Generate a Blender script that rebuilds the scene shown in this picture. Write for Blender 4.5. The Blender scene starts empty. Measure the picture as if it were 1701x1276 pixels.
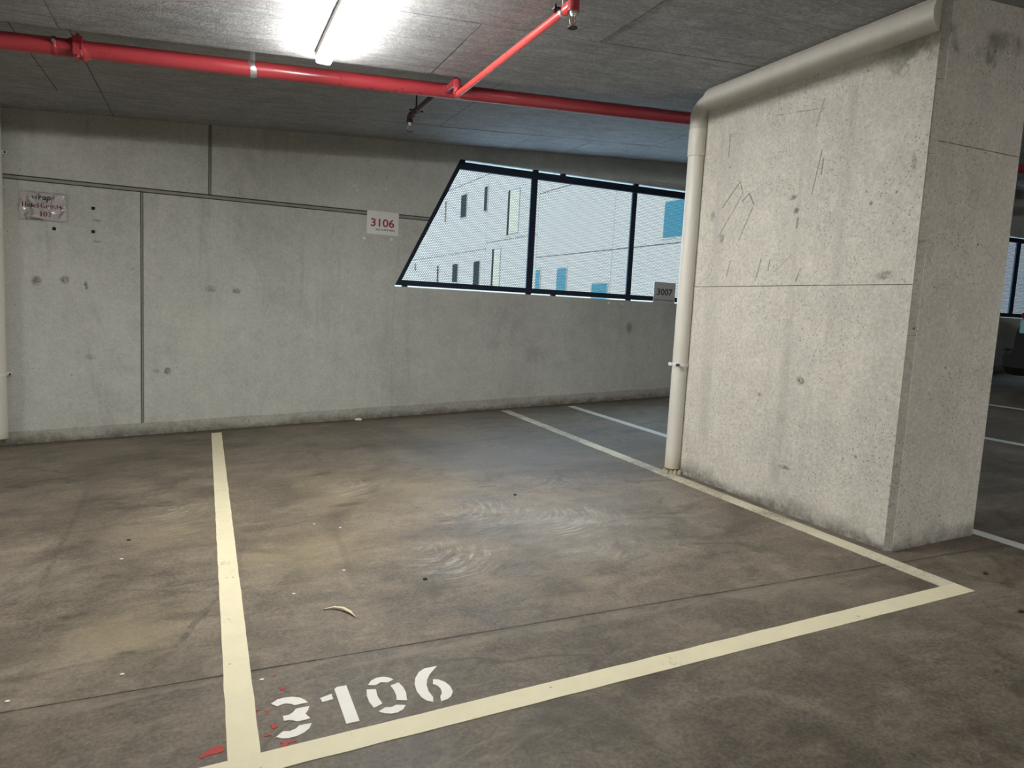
import bpy, bmesh, math, random
from mathutils import Vector, Matrix, noise as mnoise

# ---------------------------------------------------------------- camera, sky, exposure
SC = bpy.context.scene
SL = 0.0598074                       # the parking deck and the soffit above it ramp up towards +X
CAM_Z = 1.30

def camera():
    yaw, pitch, roll = math.radians(23.69019), math.radians(6.10198), math.radians(-2.99162)
    f = Vector((math.sin(yaw)*math.cos(pitch), math.cos(yaw)*math.cos(pitch), -math.sin(pitch)))
    r = Vector((math.cos(yaw), -math.sin(yaw), 0))
    d = f.cross(r)
    c, s = math.cos(roll), math.sin(roll)
    r2 = c*r + s*d
    d2 = -s*r + c*d
    m = Matrix((r2, -d2, -f)).transposed().to_4x4()
    m.translation = (0, 0, CAM_Z)
    cd = bpy.data.cameras.new('camera')
    cd.sensor_width = 36.0
    cd.lens = 36.0*1174.43/1701.0
    cd.clip_start = 0.02
    cd.clip_end = 300
    o = bpy.data.objects.new('camera', cd)
    o.matrix_world = m
    SC.collection.objects.link(o)
    SC.camera = o
camera()

W = bpy.data.worlds.new('overcast_sky')
SC.world = W
W.use_nodes = True
_bg = W.node_tree.nodes['Background']
_bg.inputs['Color'].default_value = (0.52, 0.76, 1.0, 1)
_bg.inputs['Strength'].default_value = 9.6

SC.view_settings.view_transform = 'Standard'
SC.view_settings.look = 'None'
SC.view_settings.gamma = 1.0
SC.view_settings.use_curve_mapping = False
SC.view_settings.exposure = 0.0
LAMP = 292.0                          # emission of the batten diffusers
LAMP_COL = (1.0, 0.98, 0.94)

random.seed(7)
COL = SC.collection
WL = {}

# ---------------------------------------------------------------- mesh helpers
class MB:
    def __init__(self):
        self.v = []; self.f = []
    def add(self, vs, fs):
        b = len(self.v)
        self.v += [tuple(p) for p in vs]
        self.f += [tuple(b+i for i in q) for q in fs]
        return self
    def box(self, x0, x1, y0, y1, z0, z1, sl=0.0):
        vs = [(x, y, z+sl*x) for z in (z0, z1) for y in (y0, y1) for x in (x0, x1)]
        return self.add(vs, [(0,2,3,1),(4,5,7,6),(0,1,5,4),(2,6,7,3),(0,4,6,2),(1,3,7,5)])
    def bbox(self, x0, x1, y0, y1, z0, z1, b, sl=0.0, seg=2):
        bm = bmesh.new()
        vs = [bm.verts.new((x, y, z)) for z in (z0, z1) for y in (y0, y1) for x in (x0, x1)]
        for q in [(0,2,3,1),(4,5,7,6),(0,1,5,4),(2,6,7,3),(0,4,6,2),(1,3,7,5)]:
            bm.faces.new([vs[i] for i in q])
        bmesh.ops.bevel(bm, geom=list(bm.edges), offset=b, segments=seg, affect='EDGES', profile=0.5)
        bm.verts.index_update()
        self.add([(v.co.x, v.co.y, v.co.z+sl*v.co.x) for v in bm.verts], [[v.index for v in f.verts] for f in bm.faces])
        bm.free()
        return self
    def prism(self, poly, a, b, fn):
        """poly of 2-D points, extruded from a to b; fn(u, v, w) -> xyz"""
        n = len(poly)
        ar = sum(poly[i][0]*poly[(i+1) % n][1]-poly[(i+1) % n][0]*poly[i][1] for i in range(n))
        if ar < 0: poly = poly[::-1]
        vs = [fn(u, v, a) for u, v in poly] + [fn(u, v, b) for u, v in poly]
        fs = [tuple(range(n))[::-1], tuple(range(n, 2*n))]
        fs += [(i, (i+1) % n, n+(i+1) % n, n+i) for i in range(n)]
        return self.add(vs, fs)
    def tube(self, pts, rad, n=16, cap=True):
        pts = [Vector(p) for p in pts]
        rads = rad if isinstance(rad, (list, tuple)) else [rad]*len(pts)
        rings = []
        up = None
        for i, p in enumerate(pts):
            t = (pts[min(i+1, len(pts)-1)]-pts[max(i-1, 0)]).normalized()
            if up is None:
                up = Vector((0, 0, 1)) if abs(t.z) < .9 else Vector((1, 0, 0))
            e1 = (up - t*up.dot(t)).normalized(); e2 = t.cross(e1); up = e1
            rings.append([p+rads[i]*(math.cos(k*math.tau/n)*e1+math.sin(k*math.tau/n)*e2) for k in range(n)])
        vs = [q for r in rings for q in r]
        fs = []
        for i in range(len(rings)-1):
            for k in range(n):
                a = i*n+k; b = i*n+(k+1) % n
                fs.append((a, b, b+n, a+n))
        if cap:
            fs.append(tuple(range(n))[::-1]); fs.append(tuple(range(len(vs)-n, len(vs))))
        return self.add(vs, fs)
    def stroke(self, pts, w, fn, t0, t1):
        """flat lettering stroke of width w (or list of widths) as a thin prism"""
        ws = w if isinstance(w, (list, tuple)) else [w]*len(pts)
        L, R = [], []
        for i, p in enumerate(pts):
            a = pts[max(i-1, 0)]; b = pts[min(i+1, len(pts)-1)]
            dx, dy = b[0]-a[0], b[1]-a[1]; l = math.hypot(dx, dy) or 1
            nx, ny = -dy/l*ws[i]/2, dx/l*ws[i]/2
            L.append((p[0]+nx, p[1]+ny)); R.append((p[0]-nx, p[1]-ny))
        for i in range(len(pts)-1):
            self.prism([L[i], L[i+1], R[i+1], R[i]], t0, t1, fn)
        return self
    def build(self, name, mat, parent=None, smooth=False, origin=None, auto=None):
        vs = self.v
        xs = [p[0] for p in vs]; ys = [p[1] for p in vs]; zs = [p[2] for p in vs]
        if origin is None:
            origin = Vector(((min(xs)+max(xs))/2, (min(ys)+max(ys))/2, min(zs)))
        else:
            origin = Vector(origin)
        me = bpy.data.meshes.new(name)
        me.from_pydata([(p[0]-origin.x, p[1]-origin.y, p[2]-origin.z) for p in vs], [], self.f)
        me.update()
        if mat: me.materials.append(mat)
        if smooth:
            me.shade_smooth()
            if auto: me.set_sharp_from_angle(angle=math.radians(auto))
        o = bpy.data.objects.new(name, me)
        COL.objects.link(o)
        WL[o.name] = origin
        if parent:
            o.parent = parent
            o.location = origin - WL[parent.name]
        else:
            o.location = origin
        return o

def empty(name, loc, label=None, cat=None, group=None, kind=None):
    o = bpy.data.objects.new(name, None)
    o.empty_display_size = 0.1
    COL.objects.link(o)
    o.location = loc
    WL[o.name] = Vector(loc)
    tag(o, label, cat, group, kind)
    return o

def tag(o, label=None, cat=None, group=None, kind=None):
    if label: o['label'] = label
    if cat: o['category'] = cat
    if group: o['group'] = group
    if kind: o['kind'] = kind
    return o

def S(x): return SL*x
def on_floor(h0=0.0):
    return lambda u, v, w: (u, v, S(u)+h0+w)
def on_wall(y=7.2):
    return lambda u, v, w: (u, y-w, v)         # u = X, v = Z, w = distance out of the wall

# ---------------------------------------------------------------- material helper
class G:
    def __init__(self, name):
        self.m = bpy.data.materials.new(name); self.m.use_nodes = True
        self.t = self.m.node_tree; self.t.nodes.clear()
        self.out = self.t.nodes.new('ShaderNodeOutputMaterial')
        self.P = self.t.nodes.new('ShaderNodeNewGeometry').outputs['Position']
    def lk(self, s, i):
        if isinstance(s, (int, float)): i.default_value = s
        elif isinstance(s, (tuple, list)):
            n = len(i.default_value); s = tuple(s)+(1.0,)*(n-len(s)); i.default_value = s[:n]
        else: self.t.links.new(s, i)
    def math(self, op, a, b=0.0, c=None, clamp=False):
        n = self.t.nodes.new('ShaderNodeMath'); n.operation = op; n.use_clamp = clamp
        self.lk(a, n.inputs[0]); self.lk(b, n.inputs[1])
        if c is not None: self.lk(c, n.inputs[2])
        return n.outputs[0]
    def vm(self, op, a, b=(0, 0, 0)):
        n = self.t.nodes.new('ShaderNodeVectorMath'); n.operation = op
        self.lk(a, n.inputs[0])
        if op == 'SCALE': self.lk(b, n.inputs['Scale'])
        elif op != 'LENGTH': self.lk(b, n.inputs[1])
        return n.outputs['Value'] if op in ('LENGTH', 'DISTANCE', 'DOT_PRODUCT') else n.outputs[0]
    def noise(self, vec, scale, detail=4, rough=.55, dist=0.0, color=False):
        n = self.t.nodes.new('ShaderNodeTexNoise')
        self.lk(vec, n.inputs['Vector']); n.inputs['Scale'].default_value = scale
        n.inputs['Detail'].default_value = detail; n.inputs['Roughness'].default_value = rough
        n.inputs['Distortion'].default_value = dist
        return n.outputs['Color'] if color else n.outputs['Fac']
    def voro(self, vec, scale, feature='F1'):
        n = self.t.nodes.new('ShaderNodeTexVoronoi'); n.feature = feature
        self.lk(vec, n.inputs['Vector']); n.inputs['Scale'].default_value = scale
        return n
    def rng(self, v, a, b, c=0.0, d=1.0, smooth=True):
        n = self.t.nodes.new('ShaderNodeMapRange')
        n.interpolation_type = 'SMOOTHSTEP' if smooth else 'LINEAR'
        self.lk(v, n.inputs['Value'])
        for k, x in zip(('From Min', 'From Max', 'To Min', 'To Max'), (a, b, c, d)): self.lk(x, n.inputs[k])
        return n.outputs[0]
    def mix(self, f, a, b, mode='MIX'):
        n = self.t.nodes.new('ShaderNodeMix'); n.data_type = 'RGBA'; n.blend_type = mode
        self.lk(f, n.inputs['Factor']); self.lk(a, n.inputs['A']) if False else None
        self.lk(a, n.inputs[6]); self.lk(b, n.inputs[7]); self.lk(f, n.inputs[0])
        return n.outputs[2]
    def ramp(self, f, stops):
        n = self.t.nodes.new('ShaderNodeValToRGB'); self.lk(f, n.inputs[0])
        e = n.color_ramp.elements
        while len(e) < len(stops): e.new(.5)
        for q, (p, c) in zip(e, stops):
            q.position = p; q.color = tuple(c)+(1,)
        return n.outputs[0]
    def sep(self, v):
        n = self.t.nodes.new('ShaderNodeSeparateXYZ'); self.lk(v, n.inputs[0]); return n.outputs
    def warp(self, amt, scale, vec=None):
        vec = vec or self.P
        c = self.vm('SUBTRACT', self.noise(vec, scale, 3, color=True), (.5, .5, .5))
        return self.vm('ADD', vec, self.vm('SCALE', c, amt))
    def spot(self, vec, c, r, soft=.5):
        d = self.vm('LENGTH', self.vm('DIVIDE', self.vm('SUBTRACT', vec, c), r))
        return self.rng(d, 1-soft, 1.0, 1.0, 0.0)
    def seg(self, vec, a, b, w):
        """mask of a thin line from a to b (3-D), width w"""
        a = Vector(a); b = Vector(b); d = b-a; L = d.length
        rel = self.vm('SUBTRACT', vec, tuple(a))
        t = self.math('DIVIDE', self.vm('DOT_PRODUCT', rel, tuple(d/L)), L, clamp=True)
        near = self.vm('SUBTRACT', rel, self.vm('SCALE', tuple(d), t))
        return self.rng(self.vm('LENGTH', near), w*.4, w, 1.0, 0.0)
    def mx(self, *a):
        r = a[0]
        for q in a[1:]: r = self.math('MAXIMUM', r, q)
        return r
    def bsdf(self, color, rough=.8, metal=0.0, bump=None, bs=.2, bd=.01, spec=.5, coat=0.0, emit=None, es=0.0):
        n = self.t.nodes.new('ShaderNodeBsdfPrincipled')
        self.lk(color, n.inputs['Base Color']); self.lk(rough, n.inputs['Roughness'])
        n.inputs['Metallic'].default_value = metal
        n.inputs['Specular IOR Level'].default_value = spec
        n.inputs['Coat Weight'].default_value = coat
        if emit: n.inputs['Emission Color'].default_value = tuple(emit)+(1,); n.inputs['Emission Strength'].default_value = es
        if bump is not None:
            b = self.t.nodes.new('ShaderNodeBump'); b.inputs['Strength'].default_value = bs; b.inputs['Distance'].default_value = bd
            self.lk(bump, b.inputs['Height']); self.t.links.new(b.outputs[0], n.inputs['Normal'])
        self.t.links.new(n.outputs[0], self.out.inputs[0])
        return self.m

def plain(name, col, rough=.5, metal=0.0, var=.12, scale=18, spec=.5, coat=0.0, bump=.05):
    g = G(name)
    n = g.noise(g.P, scale, 5, .6)
    c = g.mix(n, tuple(x*(1-var) for x in col), tuple(min(1, x*(1+var)) for x in col))
    r = g.rng(g.noise(g.P, scale*2.3, 3), .3, .7, max(.02, rough-.07), min(1, rough+.07))
    return g.bsdf(c, r, metal, bump=n, bs=bump, bd=.004, spec=spec, coat=coat)

def ridge(g, vec, scale, w, det=3, dist=.8):
    n = g.noise(vec, scale, det, .5, dist)
    return g.rng(g.math('ABSOLUTE', g.math('SUBTRACT', n, .5)), 0, w, 1, 0)

def concrete(name, lo, hi, streak=.25, spots=(), segs=(), holes=1.0, stripes=(), grime=False, board=0.0, rough=.85, mott=1.0, extra=None, pits=.5, blot=.0):
    g = G(name); P = g.P
    big = g.noise(P, .9, 6, .6, .6)
    mid = g.noise(P, 6, 7, .62, .3)
    fin = g.noise(P, 85, 4, .7)
    gr = g.noise(P, 38, 5, .75)
    st = g.noise(g.vm('MULTIPLY', P, (5, 5, .28)), 1.6, 6, .68)
    f = g.math('ADD', g.math('MULTIPLY', big, .42), g.math('MULTIPLY', mid, .38*mott))
    f = g.math('ADD', f, g.math('MULTIPLY', g.rng(g.math('MULTIPLY', g.math('ADD', fin, gr), .5), .3, .7, -.3, 1.3, False), .34*mott))
    f = g.math('ADD', f, g.math('MULTIPLY', st, streak))
    tot = .42+.38*mott+.34*mott+streak
    f = g.math('DIVIDE', f, tot)
    c = g.ramp(g.rng(f, .36, .64, 0, 1, False), [(0, lo), (.5, tuple((a+b)/2 for a, b in zip(lo, hi))), (1, hi)])
    bump = f
    if blot:
        b1 = g.rng(g.noise(g.vm('MULTIPLY', P, (1, 1, .45)), 1.9, 8, .72, .9), .52, .74)
        b2 = g.rng(g.noise(g.vm('MULTIPLY', P, (3, 3, .30)), 2.2, 7, .7, .3), .56, .76)
        c = g.mix(g.math('MULTIPLY', g.mx(b1, b2), blot), c, tuple(x*.50 for x in lo))
    if board:
        bd = g.noise(g.vm('MULTIPLY', g.warp(.12, 1.7), (1.1, 9, 9)), 2.2, 8, .74, .9)
        c = g.mix(g.rng(bd, .40, .66, 0, board), c, tuple(x*.55 for x in lo))
        c = g.mix(g.math('MULTIPLY', g.rng(g.noise(g.vm('MULTIPLY', P, (1, 3.2, 3)), 7, 5, .7, 1.2), .60, .72), .35), c, tuple(min(1, x*1.5) for x in hi))
        c = g.mix(g.math('MULTIPLY', g.rng(g.noise(P, 3.1, 6, .7, 1.5), .60, .72), .4), c, tuple(x*.6 for x in lo))
        bump = g.math('ADD', f, g.math('MULTIPLY', bd, .8))
    if holes:
        v = g.voro(g.warp(.02, 12), 13)
        keep = g.rng(g.noise(P, 4.2, 2), .56, .62)
        h = g.math('MULTIPLY', g.rng(v.outputs['Distance'], .05, .11, 1, 0), keep)
        v2 = g.voro(P, 46)
        h2 = g.math('MULTIPLY', g.rng(v2.outputs['Distance'], .12, .26, pits, 0), g.rng(g.noise(P, 2.6, 2), .42, .58, .25, 1))
        h = g.math('MULTIPLY', g.mx(h, h2), holes)
        c = g.mix(h, c, tuple(x*.35 for x in lo))
        bump = g.math('SUBTRACT', bump, g.math('MULTIPLY', h, .8))
    if stripes:                                   # form-board stripes running down a face: (axis value, half width, tone)
        sx, sy, sz = g.sep(g.warp(.05, 2.0))
        for ax, val, hw, tone, z0, z1 in stripes:
            co = sx if ax == 'x' else sy
            m = g.rng(g.math('ABSOLUTE', g.math('SUBTRACT', co, val)), hw*.1, hw*1.2, 1, 0)
            m = g.math('MULTIPLY', m, g.math('MULTIPLY', g.rng(sz, z0, z0+.25), g.rng(sz, z1-.1, z1, 1, 0)))
            m = g.math('MULTIPLY', g.math('MULTIPLY', m, g.rng(st, .38, .62, .05, .8)), g.rng(mid, .36, .62, .15, .75))
            c = g.mix(m, c, tuple(tone))
    if spots:
        Wp = g.warp(.035, 16)
        sm = None
        for (p, r, k) in spots:
            m = g.math('MULTIPLY', g.spot(Wp, p, r, .65), k)
            sm = m if sm is None else g.mx(sm, m)
        sm = g.math('MULTIPLY', sm, g.rng(g.noise(P, 45, 4), .3, .58, .25, 1))
        c = g.mix(sm, c, (.09, .083, .07))
    if segs:
        Wp = g.warp(.006, 20); sm = None
        for (a, b, w, k) in segs:
            m = g.math('MULTIPLY', g.seg(Wp, a, b, w), k)
            sm = m if sm is None else g.mx(sm, m)
        c = g.mix(g.math('MULTIPLY', sm, g.rng(g.noise(P, 30, 3), .3, .5, .2, .8)), c, (.13, .12, .10))
    if grime:
        x, y, z = g.sep(P)
        hgt = g.math('SUBTRACT', z, g.math('MULTIPLY', x, SL))
        lim = g.rng(g.noise(P, 3.4, 4, .6), .3, .7, .05, grime)
        gm = g.rng(g.math('DIVIDE', hgt, lim), .0, 1.0, .8, 0)
        gm = g.math('MULTIPLY', gm, g.rng(g.noise(P, 14, 7, .75), .28, .62, .35, 1))
        c = g.mix(gm, c, (.075, .066, .05))
    if extra: c = extra(g, c)
    return g.bsdf(c, rough, bump=bump, bs=.35, bd=.012, spec=.35)
# ---------------------------------------------------------------- materials
def floor_material(name, tone):
    g = G(name); P = g.P
    Wp = g.warp(.10, 2.2)
    Wq = g.warp(.05, 7)
    x, y, z = g.sep(P)
    def rot(a, sx, sy, vec=None):
        n = g.t.nodes.new('ShaderNodeMapping'); g.lk(vec or Wp, n.inputs['Vector'])
        n.inputs['Rotation'].default_value = (0, 0, math.radians(a)); n.inputs['Scale'].default_value = (sx, sy, 1)
        return n.outputs[0]
    big = g.noise(P, .8, 7, .66, 1.0)
    mid = g.noise(Wp, 3.3, 8, .7, 1.0)
    fin = g.noise(P, 75, 4, .75)
    gr2 = g.noise(P, 26, 6, .75)
    s1 = g.noise(rot(-8, 1.2, 5), 1.9, 7, .72, 1.1)
    s2 = g.noise(rot(38, 1.0, 5), 1.6, 6, .7, .9)
    f = g.math('ADD', g.math('MULTIPLY', big, .28), g.math('MULTIPLY', mid, .30))
    f = g.math('ADD', f, g.math('MULTIPLY', s1, .13))
    f = g.math('ADD', f, g.math('MULTIPLY', s2, .09))
    f = g.math('ADD', f, g.math('MULTIPLY', gr2, .10))
    f = g.math('ADD', f, g.math('MULTIPLY', g.rng(fin, .25, .75, -.2, 1.2, False), .10))
    c = g.ramp(g.rng(f, .405, .595, 0, 1, False), [(0, (.066, .056, .044)), (.45, (.140, .121, .097)), (1, (.245, .216, .175))])
    # organic smudges and long curved rub marks
    sm = g.math('MULTIPLY', g.rng(g.noise(Wp, 1.7, 8, .74, 1.2), .53, .68), .6)
    c = g.mix(g.math('MULTIPLY', g.rng(g.noise(Wp, 6.5, 7, .75, .8), .57, .68), .45), c, (.07, .06, .048))
    c = g.mix(sm, c, (.072, .062, .050))
    rub = g.math('MULTIPLY', ridge(g, rot(20, 1, 1.8), .55, .012, 4, .5), g.rng(g.noise(P, 1.4, 4), .48, .60))
    c = g.mix(g.math('MULTIPLY', rub, .6), c, (.06, .052, .042))
    rub2 = g.math('MULTIPLY', ridge(g, rot(-35, 1, 1.4), .9, .009, 3, 1.2), g.rng(g.noise(P, 1.9, 4), .50, .62))
    c = g.mix(g.math('MULTIPLY', rub2, .20), c, (.34, .31, .26))
    rub3 = g.math('MULTIPLY', ridge(g, rot(60, 1, 2.2), 1.3, .010, 4, .9), g.rng(g.noise(P, 2.3, 4), .50, .64))
    c = g.mix(g.math('MULTIPLY', rub3, .20), c, (.32, .29, .25))
    # yellowish and greyish patches
    for p, r, col, k in (((1.0, 4.6, .05), (.75, .9, .5), (.238, .198, .119), .55), ((.5, 3.6, .03), (.55, .6, .5), (.238, .198, .119), .5),
                         ((-.25, 2.95, 0), (.35, .35, .5), (.238, .198, .119), .5), ((-.1, 4.3, 0), (.5, .6, .5), (.231, .195, .119), .4),
                         ((1.9, 3.4, .1), (.85, .8, .5), (.218, .218, .211), .55), ((2.2, 5.2, .1), (1.1, 1.2, .5), (.165, .168, .168), .6)):
        m = g.math('MULTIPLY', g.spot(Wp, p, r, .85), g.rng(mid, .3, .62, .25, 1))
        c = g.mix(g.math('MULTIPLY', m, k), c, col)
    # dark blotches, oil and tyre rub
    dk = None
    for p, r, k in (((.82, 4.27, .05), (.17, .06, .5), .75), ((-.48, 3.19, 0), (.085, .035, .5), .95), ((-.25, 2.78, 0), (.05, .03, .5), .8),
                    ((1.72, 2.72, .1), (.14, .10, .5), .6), ((1.45, 2.62, .09), (.18, .14, .5), .5), ((2.42, 3.45, .14), (.22, .14, .5), .45),
                    ((1.3, 3.75, .08), (.14, .09, .5), .45), ((.78, 5.1, .05), (.12, .05, .5), .55), ((1.25, 5.9, .07), (.14, .06, .5), .5),
                    ((.33, 6.4, .02), (.25, .14, .5), .4), ((-.5, 6.2, 0), (.5, .25, .5), .35), ((-.9, 4.9, 0), (.4, .2, .5), .3),
                    ((2.9, 2.2, .17), (.3, .2, .5), .25), ((-.1, 2.62, 0), (.16, .16, .5), .4)):
        m = g.math('MULTIPLY', g.spot(Wp, p, r, .75), k)
        dk = m if dk is None else g.mx(dk, m)
    dk = g.math('MULTIPLY', dk, g.rng(g.noise(P, 24, 5, .7), .3, .6, .2, 1))
    scr = None
    for a, b, w, k in (((-.70, 5.25, 0), (-.66, 3.6, 0), .014, .6), ((.08, 3.19, 0), (-.10, 2.76, 0), .014, .75), ((-.1, 2.76, 0), (-.62, 2.72, 0), .012, .5),
                       ((.06, 3.2, 0), (-.35, 3.42, 0), .014, .45), ((.66, 3.75, .05), (.62, 2.9, .03), .018, .4), ((-.6, 2.62, 0), (-1.3, 2.75, 0), .014, .45),
                       ((-.2, 3.3, 0), (-1.2, 3.0, 0), .022, .3), ((.2, 3.9, 0), (.12, 3.2, 0), .014, .35), ((1.95, 2.35, .1), (2.1, 2.2, .1), .02, .5)):
        m = g.math('MULTIPLY', g.math('MULTIPLY', g.seg(Wq, (a[0], a[1], S(a[0])), (b[0], b[1], S(b[0])), w*1.5), k), g.rng(gr2, .38, .62, .1, 1))
        scr = m if scr is None else g.mx(scr, m)
    c = g.mix(g.mx(dk, scr), c, (.056, .048, .038))
    # swirled trowel and tyre arcs, chalky white scuffs
    lt = None
    W2 = g.warp(.24, 1.6)
    for p, r, fr, k in (((1.95, 3.42, 0), (.42, .5, .6), 95, .9), ((1.55, 3.75, 0), (.5, .42, .6), 70, .8), ((1.15, 3.15, 0), (.34, .42, .6), 60, .75),
                        ((-.12, 4.47, 0), (.34, .42, .6), 75, .5), ((1.95, 3.0, 0), (.35, .25, .6), 60, .5), ((.95, 4.6, 0), (.4, .4, .6), 50, .45),
                        ((2.25, 4.2, 0), (.5, .5, .6), 52, .35), ((-.9, 3.6, 0), (.6, .5, .6), 40, .3)):
        q = (p[0], p[1], S(p[0]))
        cen = (q[0]-r[0]*.5, q[1]+r[1]*.55, q[2])
        rel = g.vm('SUBTRACT', W2, cen)
        d = g.vm('LENGTH', rel)
        rx_, ry_, rz_ = g.sep(rel)
        ang = g.math('ARCTAN2', ry_, rx_)
        cb = g.t.nodes.new('ShaderNodeCombineXYZ')
        g.lk(g.math('MULTIPLY', d, fr*.55), cb.inputs[0]); g.lk(g.math('MULTIPLY', ang, 1.3), cb.inputs[1])
        ring = g.rng(g.noise(cb.outputs[0], 1.0, 5, .7), .44, .66)
        m = g.math('MULTIPLY', g.math('MULTIPLY', ring, g.spot(Wp, q, r, .8)), g.rng(g.noise(P, 5, 4, .7), .36, .60))
        m = g.math('MULTIPLY', m, k)
        lt = m if lt is None else g.mx(lt, m)
    for p, r, k in (((1.98, 3.40, 0), (.15, .12, .5), .85), ((1.86, 3.52, 0), (.12, .06, .5), .6), ((1.6, 3.55, 0), (.3, .05, .5), .5), ((1.75, 3.02, 0), (.16, .05, .5), .5)):
        q = (p[0], p[1], S(p[0]))
        m = g.math('MULTIPLY', g.math('MULTIPLY', g.spot(Wp, q, r, .9), k), g.rng(g.noise(P, 30, 5, .75), .35, .62))
        lt = g.mx(lt, m)
    c = g.mix(g.math('MULTIPLY', lt, .80), c, (.42, .42, .41))
    for a, b, w, k in (((.62, 3.55, 0), (.60, 2.6, 0), .03, .35), ((.3, 2.95, 0), (.62, 2.88, 0), .012, .4), ((-.2, 2.6, 0), (-.2, 2.2, 0), .014, .35), ((2.2, 3.6, 0), (1.55, 2.3, 0), .03, .25), ((1.5, 2.45, 0), (1.9, 2.0, 0), .03, .3)):
        m = g.math('MULTIPLY', g.math('MULTIPLY', g.seg(Wq, (a[0], a[1], S(a[0])), (b[0], b[1], S(b[0])), w*1.6), k*.8), g.rng(mid, .4, .62, 0, 1))
        c = g.mix(g.math('MULTIPLY', m, .6), c, (.297, .271, .224))
    # small grit
    v = g.voro(P, 34)
    gr = g.math('MULTIPLY', g.rng(v.outputs['Distance'], .05, .12, 1, 0), g.rng(g.noise(P, 3.1, 3), .55, .66))
    c = g.mix(g.math('MULTIPLY', gr, .5), c, (.066, .056, .045))
    # dirt washed against the wall
    wd = g.rng(g.math('ADD', y, g.math('MULTIPLY', g.math('SUBTRACT', mid, .5), .35)), 7.00, 7.19)
    c = g.mix(g.math('MULTIPLY', wd, .8), c, (.066, .056, .043))
    jd = g.math('SUBTRACT', g.math('ADD', y, g.math('MULTIPLY', x, .0715)), 2.475)
    jl = g.math('MULTIPLY', g.rng(g.math('ABSOLUTE', g.math('ADD', jd, .05)), .01, .05, 1, 0), g.rng(s1, .42, .6))
    c = g.mix(g.math('MULTIPLY', jl, .35), c, (.27, .245, .205))
    jk = g.math('MULTIPLY', g.rng(g.math('ABSOLUTE', jd), .002, .016, 1, 0), g.rng(mid, .4, .6))
    c = g.mix(g.math('MULTIPLY', jk, .6), c, (.05, .043, .035))
    r = g.rng(mid, .3, .7, .50, .72)
    c = g.mix(1.0, c, tone, 'MULTIPLY')
    return g.bsdf(c, r, bump=g.math('ADD', mid, g.math('MULTIPLY', fin, .5)), bs=.25, bd=.006, spec=.4)

def paint_material(name, col, wear, wear_col=(.22, .195, .155), rough=.6):
    g = G(name); P = g.P
    n = g.noise(P, 9, 6, .65, .4); f = g.noise(P, 70, 4, .7)
    c = g.mix(n, tuple(x*.86 for x in col), tuple(min(1, x*1.07) for x in col))
    w = g.rng(g.math('ADD', g.math('MULTIPLY', g.noise(P, 2.2, 5, .7), .6), g.math('MULTIPLY', f, .4)), .66-wear, .80-wear*.8, 0, .85)
    c = g.mix(w, c, wear_col)
    v = g.voro(P, 17)
    sp = g.math('MULTIPLY', g.rng(v.outputs['Distance'], .06, .12, 1, 0), g.rng(g.noise(P, 6, 2), .56, .62))
    c = g.mix(sp, c, (.12, .10, .075))
    return g.bsdf(c, rough, bump=g.math('ADD', f, n), bs=.25, bd=.003, spec=.35)

M = {}
M['floor'] = floor_material('parking_deck_concrete', (1.0, .965, .90))
M['floor_dimmed'] = floor_material('dimmed_lane_concrete', (.87, .845, .79))  # same deck concrete, darkened in colour to paint in the light falloff
M['joint'] = plain('joint_filler', (.05, .044, .036), .9)
WALL_SPOTS = [((-1.316, 7.2, 1.325), (.055, .1, .055), .75), ((-1.105, 7.2, 1.345), (.05, .1, .05), .7), ((-.948, 7.2, 1.307), (.018, .1, .05), .9),
              ((.054, 7.2, 1.334), (.06, .1, .05), .5), ((.278, 7.2, 1.325), (.045, .1, .035), .7), ((4.643, 7.2, 1.139), (.06, .1, .09), .6),
              ((-.309, 7.2, .559), (.045, .1, .04), .8), ((-.40, 7.2, .56), (.04, .1, .03), .5), ((3.38, 7.2, .80), (.12, .1, .14), .22),
              ((-.86, 7.2, 1.87), (.05, .1, .012), .6), ((-.86, 7.2, 1.69), (.05, .1, .012), .55), ((-.92, 7.2, .68), (.06, .1, .03), .35)]
M['wall'] = concrete('precast_wall_concrete', (.40, .408, .372), (.575, .584, .535), streak=.22, spots=WALL_SPOTS, holes=.6, grime=.12, mott=.9, blot=.34)
M['kicker'] = concrete('wall_kicker_concrete', (.30, .293, .25), (.47, .46, .40), streak=.1, holes=.8, grime=.13, blot=.4)
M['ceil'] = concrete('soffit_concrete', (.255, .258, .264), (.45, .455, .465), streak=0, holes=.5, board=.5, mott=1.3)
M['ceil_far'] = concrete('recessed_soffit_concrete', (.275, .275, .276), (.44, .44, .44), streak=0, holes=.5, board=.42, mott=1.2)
PX = 3.135
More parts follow.
